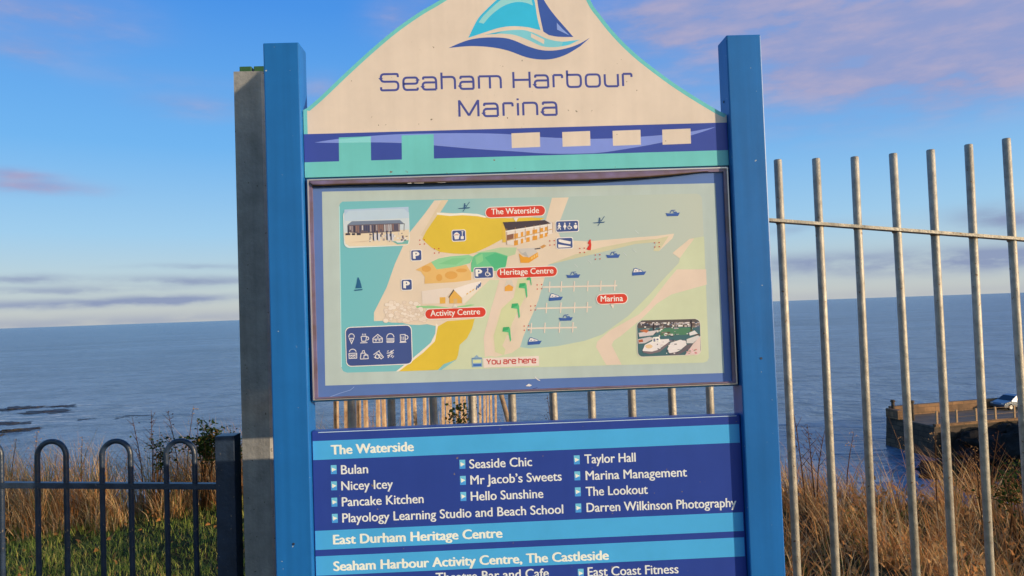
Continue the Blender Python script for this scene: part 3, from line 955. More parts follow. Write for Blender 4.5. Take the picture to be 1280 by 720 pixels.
    S([(483.2, 422)] + circ(488, 421.4, 4.4, 170, 10) + [(492.6, 421.6)]); S([(483, 423.4), (493, 423)], .9); S([(483, 425), (493, 424.6)], .9); S([(483.4, 426.6), (492.6, 426.2), (492, 427.8), (484, 428), (483.4, 426.6)])
    S([(500.4, 418.4), (506.4, 418), (506.6, 426.6), (500.8, 426.8), (500.4, 418)]); S(circ(507.6, 421.6, 2.4, 110, -110)); S([(499.6, 428), (508, 427.6)]); S([(502.4, 420.6), (502.6, 425)], .8); S([(504.6, 420.6), (504.8, 425)], .8)
    S([(436.2, 442), (436.6, 448), (446, 447.6), (446, 441.4), (436, 441.8)]); S(circ(441, 440.8, 4.4, 165, 15)); S([(436, 444), (446, 443.4)], .8); S(circ(439.6, 445.6, 1.2), .7); S(circ(443, 445.4, 1.2), .7)
    S([(450.6, 448.6), (451.4, 441.6), (456.4, 441.2), (457, 444)]); S([(452.4, 441.4), (453.4, 438.4), (455.4, 438.2), (456, 441.2)], .8); S([(450.4, 448.8), (460.4, 448.2), (459.8, 443.8), (455.2, 444.2), (454.8, 448.4)]); S(circ(457.4, 444, 1.6, 180, 0), .7)
    S([(467, 443.4), (471, 440.4), (473.6, 439), (479.4, 446.4), (476.4, 448.6), (470.6, 441)]); S(circ(472, 445.4, 2.6)); S([(467.6, 446), (470, 448)], .9); S([(474.4, 437.8), (472.8, 439.6)], .8); S([(474.6, 442.6), (477.2, 446)], .8)
    S([(483.4, 441.4), (487.6, 441), (492.4, 437.4)]); S([(485, 447.4), (488, 442.8), (492, 440.8)]); S([(484, 445), (487, 443.6)]); S([(488.6, 446.4), (490.6, 443.4)]); S(circ(489.4, 439.6, 1), .8); S([(484, 439.2), (486, 438.2)], .8); S([(490.4, 447.4), (492.6, 444.6)], .8)
    pr.flush('facilities_panel', mb)
    # labels
    RED, CRM = (214, 66, 48), (236, 218, 196)
    for cx, cy, w, h in ((644.2, 264.6, 74, 12.2), (658.6, 340.4, 75, 12.2), (569.4, 391.4, 75.5, 12), (765, 373.6, 38, 11.6)):
        pr.rect(cx - w / 2 - 1, cy - h / 2 - 1, cx + w / 2 + 1, cy + h / 2 + 1, CRM, L0, h / 2 + .9)
        pr.rect(cx - w / 2, cy - h / 2, cx + w / 2, cy + h / 2, RED, L0 + 1, h / 2 - .1)
        pr.flush('place_label', mb)
    for pts in ([(641, 271.5), (648.5, 271.3), (645, 277.6)], [(565.4, 385), (572.4, 384.6), (568.6, 379.6)], [(762, 380), (768, 379.8), (766.4, 385.6)]):
        pr.poly(pts, (230, 212, 188), L0)
        pr.flush('label_pointer', mb)
    # little picture of the sign, and "You are here"
    pr.rect(604, 446.3, 673.6, 458.3, (232, 208, 186), L0 - 1)
    pr.poly([(589.6, 447.4), (593, 446.6), (596, 443.6), (598.4, 446.4), (602.4, 446.8), (602.8, 458.6), (590.2, 459.2)], (140, 164, 176), L0)
    pr.poly([(591.2, 449.8), (601.4, 449.4), (601.6, 453.4), (591.4, 453.8)], (210, 208, 150), L0 + 1)
    pr.poly([(591.4, 455.2), (601.6, 454.8), (601.8, 457.4), (591.6, 457.8)], (64, 104, 168), L0 + 1)
    pr.stroke([(589.6, 448.2), (602.6, 447.6)], .7, (84, 116, 150), L0 + 1)
    wide_text(pr, 'You are here', (608.6, 455.3), (669.6, 453.4), 6.3, 0.20, (196, 52, 52), L0 + 1)
    pr.build('here_marker', mb)
    yt = REC + 0.0056
    wm = ink(240, 226, 208)
    for s, a, b, c in (('The Waterside', (614.2, 268.2), (673.6, 266.2), 7.2), ('Heritage Centre', (625.4, 343.8), (691.6, 341.6), 7.2), ('Activity Centre', (538.2, 395.2), (600, 392.8), 7.2), ('Marina', (751, 377), (778.6, 376.2), 7.2)):
        text_line(mb, s, a, b, c, yt, wm, 0.018, L0 + 3)
    for s, a, b in (('P', (517.2, 323.4), (523.6, 323.2)), ('P', (505.2, 360.2), (511.6, 360)), ('P', (595.4, 345.4), (602, 345.2))):
        text_line(mb, s, a, b, 8.6, yt, wm, 0.07, L0 + 3, 'parking_letter')

    # ---------- inset pictures printed on the sheet
    pr = Print(REC + 0.0056)
    pr.rect(429.4, 261, 511.8, 308.6, (224, 222, 204), L0, 7)
    pr.poly(clip_rr([(430.4, 262), (510.8, 258.5), (511.4, 292.5), (430.8, 294)]), (176, 192, 202), L0 + 1)
    pr.poly([(436, 263.6), (505, 260.8), (510.4, 266), (510.8, 280), (431, 284), (431, 269)], (190, 202, 204), L0 + 2)
    pr.poly([(431, 276.4), (511, 272.6), (511.2, 292.5), (431, 294.4)], (206, 208, 200), L0 + 3)
    pr.poly([(430.8, 291), (511.2, 287), (511.4, 301), (508, 306.4), (437.4, 308), (432.4, 305), (431, 300)], (230, 204, 166), L0 + 4)
    pr.poly([(434, 281.4), (440, 276.6), (500, 275), (505.4, 279.8)], (120, 128, 140), L0 + 5)
    pr.poly([(434.5, 281.4), (500, 279), (500, 289.4), (478, 290.6), (450, 292), (434.6, 290.4)], (108, 92, 94), L0 + 6)
    for k in range(26):
        px = 434.6 + k * 2.55
        h = 4.5 + rnd.random() * 5
        pr.rect(px, 282.6 - k * .1, px + .9 + rnd.random(), 282.6 + h - k * .1, rnd.choice([(58, 56, 70), (150, 112, 96), (206, 196, 186), (72, 74, 96), (176, 156, 146)]), L0 + 7)
    pr.stroke([(500, 280), (505.4, 279.6), (505, 289)], .8, (100, 100, 106), L0 + 7)
    for k in range(46):
        px, py = 456 + rnd.random() * 54, 290 + rnd.random() * 11
        w, h = .8 + rnd.random() * 2.2, .8 + rnd.random() * 2.6
        pr.rect(px, py, min(px + w, 511), py + h, rnd.choice([(86, 84, 98), (206, 190, 178), (232, 220, 206), (120, 100, 98), (168, 150, 140)]), L0 + 8 + k % 3)
    for px in (466, 471, 483, 488):
        pr.rect(px, 289, px + 1.6, 300, (70, 70, 88), L0 + 11)
        pr.rect(px + 1.8, 292, px + 4.2, 301, (214, 206, 200), L0 + 12)
    for px, w in ((432, 6), (440, 4), (446, 5)):
        pr.rect(px, 291.6, px + w, 294, (64, 58, 68), L0 + 8)
    pr.poly([(490, 301.4), (500, 302), (511, 300), (510, 304.8), (497, 305.4)], (120, 176, 160), L0 + 12)
    pr.poly([(494, 301.2), (506, 301), (503, 303), (497, 303.4)], (226, 214, 200), L0 + 13)
    pr.poly([(436, 303), (468, 300), (455, 302.6)], (216, 186, 150), L0 + 8)
    pr.build('inset_picture', mb)

    pr = Print(REC + 0.0056)
    pr.rect(796, 399.6, 876, 445.2, (222, 208, 184), L0, 6.6)
    pr.rect(796.8, 400.4, 875.4, 444.4, (72, 104, 104), L0 + 1, 6)
    pr.poly([(802, 400.5), (869, 398.6), (874, 402), (874.6, 408), (797.4, 410.4), (797.2, 405)], (92, 82, 78), L0 + 2)
    pr.poly([(824, 411), (866, 409), (866, 418), (826, 420)], (84, 126, 92), L0 + 2)
    for k in range(150):
        t = rnd.random()
        px, py = 799 + rnd.random() * 73, 402.5 + t * t * 17
        w, h = 1 + rnd.random() * 5, .7 + rnd.random() * 1.5
        pr.rect(px, py, min(px + w, 874.6), py + h, rnd.choice([(196, 176, 160), (62, 62, 74), (226, 208, 192), (142, 120, 106), (86, 96, 110), (172, 160, 156), (236, 224, 210), (98, 74, 62)]), L0 + 3 + k % 6)
    for px, y0, y1 in ((817, 404, 418), (864, 400, 412)):
        pr.rect(px - .9, y0, px + .9, y1, (58, 50, 54), L0 + 10)
    def hull(pts, c, lay):
        pr.poly(pts, c, lay)
    hull([(798, 416), (822, 412.6), (816, 419), (799, 421)], (214, 196, 184), L0 + 10)
    hull([(799, 413.4), (806, 411.6), (811, 413.4), (808, 416)], (196, 112, 70), L0 + 11)
    hull([(797.4, 424), (812, 421), (818, 423), (806, 429), (798, 429.6)], (206, 188, 176), L0 + 10)
    hull([(798, 425), (803, 424), (804, 427.4), (798.4, 428)], (176, 92, 62), L0 + 11)
    hull([(803, 438), (806, 431), (818, 424.6), (836, 423.6), (838, 426), (822, 437.4), (814, 440.4), (804, 439.4)], (234, 218, 204), L0 + 11)
    hull([(814.6, 428.6), (816, 421.6), (824, 420.6), (826, 427)], (240, 228, 214), L0 + 12)
    for px in (816.6, 820.4):
        pr.rect(px, 423.2, px + 2.4, 427, (112, 112, 134), L0 + 13)
    pr.disc(811, 433, 4.6, 2.6, (230, 190, 140), L0 + 12, 12)
    hull([(803, 438.6), (815, 439.4), (824, 436.8), (836, 427.2), (837, 429.6), (824, 440), (812, 442.6), (804, 440.6)], (126, 108, 108), L0 + 13)
    hull([(834, 436), (838, 428.4), (850, 424.6), (857, 426), (858, 431), (850, 437.6), (842, 442), (836, 441)], (232, 216, 202), L0 + 12)
    hull([(836, 441.6), (850, 439), (858, 431), (866, 429), (861, 436), (848, 443.4), (838, 443.8)], (108, 96, 98), L0 + 13)
    for k in range(26):
        px, py = 820 + rnd.random() * 34, 424 + rnd.random() * 17
        pr.rect(px, py, px + .8 + rnd.random() * 3, py + .5 + rnd.random() * 1.2, rnd.choice([(96, 98, 116), (214, 196, 182), (66, 66, 80), (240, 226, 212), (150, 130, 124)]), L0 + 14 + k % 3)
    hull([(858, 424), (872, 419), (875, 421), (866, 429), (858, 429)], (216, 204, 190), L0 + 12)
    hull([(861, 416), (868, 413), (872, 417), (862, 419.6)], (228, 214, 200), L0 + 13)
    hull([(856, 443.8), (866, 430), (875.2, 420), (875.3, 440), (871.6, 443.4)], (226, 196, 178), L0 + 13)
    for k in range(22):
        px, py = 859 + rnd.random() * 11, 436 + rnd.random() * 6
        pr.disc(px, py, .8 + rnd.random() * 1.1, .7, rnd.choice([(206, 128, 124), (224, 166, 158), (160, 142, 116), (238, 200, 190)]), L0 + 14 + k % 2, 7)
    pr.build('inset_picture', mb)
    # scuffs through the print
    pr = Print(REC + 0.0056)
    pr.stroke([(410, 497), (425, 491.5), (438, 487.5), (443, 483.4)], .6, (150, 166, 196), L0)
    pr.flush('scuff_mark', mb)
    pr.poly([(657, 482.4), (661, 479.6), (665, 481.6), (662, 483)], (236, 222, 210), L0)
    pr.flush('scuff_mark', mb)
    pr.stroke([(668.6, 471), (672, 474.4), (675, 475.6)], 1.1, (226, 214, 200), L0)
    pr.flush('scuff_mark', mb)
    pr.stroke([(666, 486), (672, 484.4)], .8, (70, 76, 120), L0)
    pr.flush('scuff_mark', mb)
    pr.stroke([(391, 497.6), (640, 489.2)], .9, (108, 62, 66), L0)
    pr.flush('scuff_mark', mb)
    pr.stroke([(820, 482.9), (833, 481.2), (848, 482)], 1.2, (96, 56, 70), L0)
    pr.flush('scuff_mark', mb)

    # ---------- directory board
    DZ1 = EYE - 0.3182
    DZ0 = EYE - 1.02
    bm = bmesh.new()
    bm_box(bm, -xin + .001, xin - .001, REC, REC + 0.036, DZ0, DZ1, 0.003)
    NAV2 = (46, 66, 134)
    db = done('directory_board', bm, ink(*NAV2), SIGN)
    pr = Print(REC)
    pr.poly([(-xin + .02, DZ1 - .0045), (xin - .012, DZ1 - .0045), (xin - .012, DZ1 - .0025), (-xin + .02, DZ1 - .0025)], (190, 206, 226), 1, world=True)
    pr.flush('top_line', db)
    CYAN = (76, 164, 204)
    for (l0, l1, r0, r1) in (((391, 550.7), (391.7, 574.3), (926.7, 530.7), (926.7, 554)), ((394, 662.7), (395.7, 686.7), (931.7, 641), (931.7, 664.3)), ((395, 694.3), (395.7, 718.3), (932.7, 672.7), (933.3, 696.7))):
        za = (onplane(*l0, REC)[1] + onplane(*r0, REC)[1]) / 2
        zc = (onplane(*l1, REC)[1] + onplane(*r1, REC)[1]) / 2
        pr.poly([(-xin + .004, za), (xin - .006, za), (xin - .006, zc), (-xin + .004, zc)], CYAN, 1, world=True)
        pr.flush('title_band', db)
    # bands further down, below the picture
    for za, zc in ((EYE - .90, EYE - .956),):
        pr.poly([(-xin + .004, za), (xin - .006, za), (xin - .006, zc), (-xin + .004, zc)], CYAN, 1, world=True)
    pr.flush('title_band', db)
    wt = ink(228, 222, 216)
    pr = Print(REC)
    for bx, by in ((417.2, 587), (417.6, 607.3), (418, 627.7), (418.6, 647.9), (578, 580.3), (578.7, 600.5), (579.2, 620.6), (721, 574.8), (721.7, 594.8), (722.3, 614.8), (723, 635), (726, 716.6)):
        pr.rect(bx - 3.6, by - 5.6, bx + 3.6, by + 5.6, (112, 186, 220), 1)
        pr.rect(bx - 3.6, by + 1.5, bx + 3.6, by + 5.6, (76, 150, 204), 2)
        pr.poly([(bx - 2.4, by - 2.6), (bx + 3, by - .2), (bx - 2.2, by + 2.8)], (240, 232, 222), 3)
        pr.flush('bullet_mark', db)
    T = lambda s, a, b, c=11.2, w=0.018: text_line(db, s, a, b, c, REC, wt, w, 4)
    B = lambda s, a, b, c=11.6: text_line(db, s, a, b, c, REC, ink(238, 232, 224), 0.038, 4)
    B('The Waterside', (414.2, 568.2), (516.8, 563.6))
    T('Bulan', (426.6, 592.8), (460, 591.4))
    T('Nicey Icey', (427, 612.9), (491, 610.3))
    T('Pancake Kitchen', (427.6, 632.9), (529.4, 628.6))
    T('Playology Learning Studio and Beach School', (428.2, 653.1), (704, 641.7))
    T('Seaside Chic', (587, 585.6), (665, 582.4))
    T('Mr Jacob\u2019s Sweets', (588.4, 605.6), (702, 600.6))
    T('Hello Sunshine', (588.8, 625.9), (679, 622.2))
    T('Taylor Hall', (731, 579.4), (794.5, 577))
    T('Marina Management', (732.4, 600), (858.5, 595.4))
    T('The Lookout', (732.6, 619.9), (809.6, 617))
    T('Darren Wilkinson Photography', (733.6, 640), (920.4, 633.4))
    B('East Durham Heritage Centre', (417, 680.4), (627.6, 671.8))
    B('Seaham Harbour Activity Centre, The Castleside', (417.4, 713.6), (760.6, 699.4))
    T('Theatre Bar and Cafe', (545, 727.4), (686, 721.4))
    T('East Coast Fitness', (735, 720.4), (848, 716.4))


def clip_rr(p):
    return p


def grad_print(name, stops, x0, x1):
    m = mat(name, (0.5, 0.5, 0.5), rough=0.38, spec=0.25)
    nt = m.node_tree
    N, L = nt.nodes, nt.links
    tc = N.new('ShaderNodeTexCoord')
    sp = N.new('ShaderNodeSeparateXYZ')
    L.new(tc.outputs['Object'], sp.inputs[0])
    mr = N.new('ShaderNodeMapRange')
    L.new(sp.outputs[0], mr.inputs[0])
    mr.inputs[1].default_value, mr.inputs[2].default_value = x0, x1
    rp = N.new('ShaderNodeValToRGB')
    while len(rp.color_ramp.elements) < len(stops):
        rp.color_ramp.elements.new(0.5)
    for e_, (p, c) in zip(rp.color_ramp.elements, stops):
        e_.position = p
        e_.color = (*[lin(v) / k_ for v, k_ in zip(c, K_PRINT)], 1)
    L.new(mr.outputs[0], rp.inputs[0])
    L.new(rp.outputs[0], N['Principled BSDF'].inputs['Base Color'])
    return m


for m_ in (ink(222, 198, 170), ink(46, 66, 134), ink(112, 190, 176), ink(183, 190, 174)):
    weather_paint(m_, .745, (.20, .17, .15), .03)
build_sign()


# ------------------------------------------------------------------ ground, cliff, sea
SEA_Z = EYE - 14.5


def smooth(a, b, x):
    t = min(1, max(0, (x - a) / (b - a)))
    return t * t * (3 - 2 * t)


def edge_y(x):
    """depth at which the cliff top breaks away"""
    return 4.85 - 0.9 * smooth(-0.4, 1.2, x) + 0.12 * math.sin(x * 2.1) + 0.25 * math.sin(x * 0.7 + 1)


def ground_z(x, y):
    z = 0.05 * math.sin(x * 1.3 + 0.4) * math.sin(y * 1.1) * smooth(1, 3, y)
    z -= 0.10 * smooth(0.6, 2.5, x) * smooth(0.5, 2, y)
    z -= 0.05 * smooth(1.5, 5, x)
    from mathutils import noise as mn
    z += 0.16 * mn.noise(Vector((x * 1.1, y * 1.1, 5))) * smooth(.4, 1.2, x) * smooth(.8, 1.6, y)
    z += 0.05 * mn.noise(Vector((x * 2.7, y * 2.7, 9))) * smooth(1.0, 1.8, y)
    e = edge_y(x)
    if y > e - 0.8:
        d = y - (e - 0.8)
        z -= 0.22 * min(d, 1.6) ** 2 + max(0, d - 1.6) * 0.95
    return max(z, SEA_Z - 0.6 + 0.3 * math.sin(x * .3) * math.sin(y * .21))


def build_ground():
    xs = [-60 + i * 2.0 for i in range(27)] + [-6 + i * 0.15 for i in range(81)] + [6.5 + i * 2.0 for i in range(28)]
    ys = [-30, -20, -12, -8, -5, -3, -2, -1] + [-0.5 + i * 0.15 for i in range(62)] + [9 + i * 0.9 for i in range(20)]
    v = [(x, y, ground_z(x, y)) for y in ys for x in xs]
    nx = len(xs)
    f = [(j * nx + i, j * nx + i + 1, (j + 1) * nx + i + 1, (j + 1) * nx + i) for j in range(len(ys) - 1) for i in range(nx - 1)]
    me = bpy.data.meshes.new('ground')
    me.from_pydata(v, [], f)
    me.shade_smooth()
    me.materials.append(mat('soil_and_turf', (0.045, 0.048, 0.018), rough=0.95, spec=0.1, var=0.5, scale=1.3, dark=(0.05, 0.035, 0.02), bump=0.6, bscale=18))
    tag(link('ground', me), kind='structure')


build_ground()


def build_sea():
    me = bpy.data.meshes.new('sea')
    # a fan of rings out to the horizon
    rs = [14, 30, 60, 120, 250, 600, 1500, 4000, 12000, 30000, 70000]
    n = 48
    v, f = [], []
    for r in rs:
        for i in range(n):
            a = 2 * math.pi * i / n
            v.append((r * math.sin(a), r * math.cos(a) , SEA_Z))
    for k in range(len(rs) - 1):
        for i in range(n):
            j = (i + 1) % n
            f.append((k * n + i, k * n + j, (k + 1) * n + j, (k + 1) * n + i))
    me.from_pydata(v, [], f)
    m = bpy.data.materials.new('sea_water')
    m.use_nodes = True
    nt = m.node_tree
    N, L = nt.nodes, nt.links
    b = N['Principled BSDF']
    b.inputs['Roughness'].default_value = 0.22
    b.inputs['IOR'].default_value = 1.33
    b.inputs['Specular IOR Level'].default_value = 0.36
    geo = N.new('ShaderNodeNewGeometry')

    def noise(sx, sy, scale, detail=4, rough=0.55, dist=0.0):
        mp = N.new('ShaderNodeMapping')
        mp.inputs['Scale'].default_value = (sx, sy, 1)
        L.new(geo.outputs['Position'], mp.inputs[0])
        z = N.new('ShaderNodeTexNoise')
        z.inputs['Scale'].default_value = scale
        z.inputs['Detail'].default_value = detail
        z.inputs['Roughness'].default_value = rough
        z.inputs['Distortion'].default_value = dist
        L.new(mp.outputs[0], z.inputs['Vector'])
        return z.outputs['Fac']

    big = noise(0.22, 1.0, 0.030, 8, 0.68, 0.6)
    mid = noise(0.42, 0.62, 0.34, 5, 0.62, 0.5)
    fine = noise(0.55, 0.75, 0.95, 5, 0.68)
    n1 = N.new('ShaderNodeBump')
    n1.inputs['Strength'].default_value = 1.0
    n1.inputs['Distance'].default_value = 1.3
    L.new(mid, n1.inputs['Height'])
    n2 = N.new('ShaderNodeBump')
    n2.inputs['Strength'].default_value = 1.0
    n2.inputs['Distance'].default_value = 0.5
    L.new(fine, n2.inputs['Height'])
    L.new(n1.outputs[0], n2.inputs['Normal'])
    L.new(n2.outputs[0], b.inputs['Normal'])
    rp = N.new('ShaderNodeValToRGB')
    rp.color_ramp.elements[0].position, rp.color_ramp.elements[1].position = 0.38, 0.66
    rp.color_ramp.elements[0].color = (0.022, 0.066, 0.150, 1)
    rp.color_ramp.elements[1].color = (0.15, 0.255, 0.40, 1)
    L.new(big, rp.inputs[0])
    def mixc(fac, a_, c_):
        x_ = N.new('ShaderNodeMix')
        x_.data_type = 'RGBA'
        L.new(fac, x_.inputs[0])
        L.new(a_, x_.inputs[6])
        x_.inputs[7].default_value = (*c_, 1)
        return x_.outputs[2]

    def rng(v_, a_, c_, o0, o1):
        x_ = N.new('ShaderNodeMapRange')
        x_.interpolation_type = 'SMOOTHSTEP'
        L.new(v_, x_.inputs[0])
        for q_, w_ in zip(range(1, 5), (a_, c_, o0, o1)):
            x_.inputs[q_].default_value = w_
        return x_.outputs[0]

    def mul(a_, c_):
        x_ = N.new('ShaderNodeMath')
        x_.operation = 'MULTIPLY'
        L.new(a_, x_.inputs[0])
        L.new(c_, x_.inputs[1])
        return x_.outputs[0]

    ln_ = N.new('ShaderNodeVectorMath')
    ln_.operation = 'LENGTH'
    L.new(geo.outputs['Position'], ln_.inputs[0])
    # paler, silty water over the shallows; deep blue out at sea
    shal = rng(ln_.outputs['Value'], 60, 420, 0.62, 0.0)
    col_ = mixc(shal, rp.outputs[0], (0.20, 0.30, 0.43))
    # ripple tone: light on crests and shade in troughs put into the colour
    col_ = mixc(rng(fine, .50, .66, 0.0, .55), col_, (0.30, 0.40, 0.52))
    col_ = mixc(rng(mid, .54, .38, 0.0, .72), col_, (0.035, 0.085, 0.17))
    # foam and slack water round the reef
    rc = onlevel(60, 520, SEA_Z)
    ds = N.new('ShaderNodeVectorMath')
    ds.operation = 'SUBTRACT'
    L.new(geo.outputs['Position'], ds.inputs[0])
    ds.inputs[1].default_value = tuple(rc)
    dm = N.new('ShaderNodeVectorMath')
    dm.operation = 'MULTIPLY'
    L.new(ds.outputs[0], dm.inputs[0])
    dm.inputs[1].default_value = (1 / 22, 1 / 26, 0)
    dl = N.new('ShaderNodeVectorMath')
    dl.operation = 'LENGTH'
    L.new(dm.outputs[0], dl.inputs[0])
    foam = mul(rng(dl.outputs['Value'], .2, 1.0, 1.0, 0.0), rng(noise(.30, 1.2, .55, 6, .7, .8), .50, .66, 0.0, .75))
    col_ = mixc(foam, col_, (0.70, 0.73, 0.77))
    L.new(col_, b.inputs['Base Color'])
    me.materials.append(m)
    tag(link('sea', me), kind='structure')


build_sea()


def rock_mesh(rx, ry, rz, seed, sub=3, rough=0.35, flat=False):
    rnd = random.Random(seed)
    bm = bmesh.new()
    bmesh.ops.create_icosphere(bm, subdivisions=sub, radius=1)
    planes = [(Vector((rnd.gauss(0, 1), rnd.gauss(0, 1), rnd.gauss(0, 1))).normalized(), 0.55 + rnd.random() * 0.35) for _ in range(14)]
    from mathutils import noise as mn
    off = Vector((seed * 3.1, seed * 1.7, seed * .9))
    for v in bm.verts:
        p = v.co.copy()
        for nrm, d in planes:
            e = p.dot(nrm) - d
            if e > 0:
                p -= nrm * e * 0.9
        p *= 1 + rough * 0.35 * mn.noise(p * 2.2 + off) + rough * 0.2 * mn.noise(p * 6 + off)
        v.co = Vector((p.x * rx, p.y * ry, p.z * rz))
    return bm


M_REEF = mat('wet_reef_rock', (0.035, 0.028, 0.022), rough=0.55, var=0.5, scale=1.2)


def build_reef():
    spots = [  # photo x, y, length in photo px, thickness, look
        (20, 511, 46, 5, 'long dark ledge of wet rock breaking the sea at the left edge of the picture'),
        (42, 509.6, 26, 3, 'short reddish rock ledge in the sea just right of the longest upper ledge'),
        (78, 508, 40, 3.2, 'thin dark rock ledge in the sea, farthest right in the upper row of rocks'),
        (60, 515, 54, 3.4, 'low half drowned rock ledge below the upper row of sea rocks'),
        (16, 529, 38, 4, 'reddish brown rock ledge in the middle row of sea rocks'),
        (20, 538, 44, 6, 'largest dark rock ledge in the sea, nearest the railing at the left'),
        (-4, 545, 20, 5, 'small dark rock at the left picture edge, lowest of the sea rocks'),
        (150, 521, 60, 1.9, 'faint drowned rock ledge in the sea above the second railing hoop'),
        (112, 523, 26, 1.9, 'tiny half drowned rock in the sea between the first two railing hoops'),
    ]
    for k, (px, py, wpx, tpx, lab) in enumerate(spots):
        p = onlevel(px, py, SEA_Z)
        d = (p - CAM).length
        rx = wpx * d / F / 2
        bm = rock_mesh(rx, rx * 0.35 + 1.2, tpx * d / F * 0.36, 40 + k, 5, 2.6)
        o = done('shore_rock', bm, M_REEF, None, (p.x, p.y, SEA_Z - 0.08))
        tag(o, lab, 'rock', 'rock ledges breaking the sea')


build_reef()


# ------------------------------------------------------------------ pier with its wall, guard rail and car
def rel(x, z, h):
    """camera-relative survey (right, ahead, up) to world"""
    fx = Vector((math.cos(YAW), -math.sin(YAW), 0))
    fy = Vector((math.sin(YAW), math.cos(YAW), 0))
    return CAM + fx * x + fy * z + Vector((0, 0, h))


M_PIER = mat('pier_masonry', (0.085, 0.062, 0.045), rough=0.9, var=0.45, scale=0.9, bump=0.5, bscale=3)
def add_courses(m, bw, bh, dark):
    nt = m.node_tree
    N, L = nt.nodes, nt.links
    b = N['Principled BSDF']
    src = b.inputs['Base Color'].links[0].from_socket
    geo = N.new('ShaderNodeNewGeometry')
    sp = N.new('ShaderNodeSeparateXYZ')
    L.new(geo.outputs['Position'], sp.inputs[0])
    ad = N.new('ShaderNodeMath')
    L.new(sp.outputs[0], ad.inputs[0])
    L.new(sp.outputs[1], ad.inputs[1])
    cb = N.new('ShaderNodeCombineXYZ')
    L.new(ad.outputs[0], cb.inputs[0])
    L.new(sp.outputs[2], cb.inputs[1])
    br = N.new('ShaderNodeTexBrick')
    br.inputs['Scale'].default_value = 1.0
    br.inputs['Brick Width'].default_value = bw
    br.inputs['Row Height'].default_value = bh
    br.inputs['Mortar Size'].default_value = 0.035
    br.inputs['Color1'].default_value = (1.15, 1.1, 1.0, 1)
    br.inputs['Color2'].default_value = (0.62, 0.62, 0.66, 1)
    br.inputs['Mortar'].default_value = (dark, dark, dark, 1)
    L.new(cb.outputs[0], br.inputs['Vector'])
    mx = N.new('ShaderNodeMix')
    mx.data_type = 'RGBA'
    mx.blend_type = 'MULTIPLY'
    mx.inputs[0].default_value = 1.0
    L.new(src, mx.inputs[6])
    L.new(br.outputs['Color'], mx.inputs[7])
    L.new(mx.outputs[2], b.inputs['Base Color'])


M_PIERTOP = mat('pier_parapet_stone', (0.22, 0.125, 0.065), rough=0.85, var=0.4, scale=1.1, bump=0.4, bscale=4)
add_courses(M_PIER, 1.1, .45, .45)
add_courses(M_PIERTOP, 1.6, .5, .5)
M_DECK = mat('pier_deck', (0.13, 0.105, 0.085), rough=0.9, var=0.2, scale=0.8)
M_RUST = mat('rusty_post', (0.42, 0.27, 0.15), rough=0.8, var=0.3, scale=5)


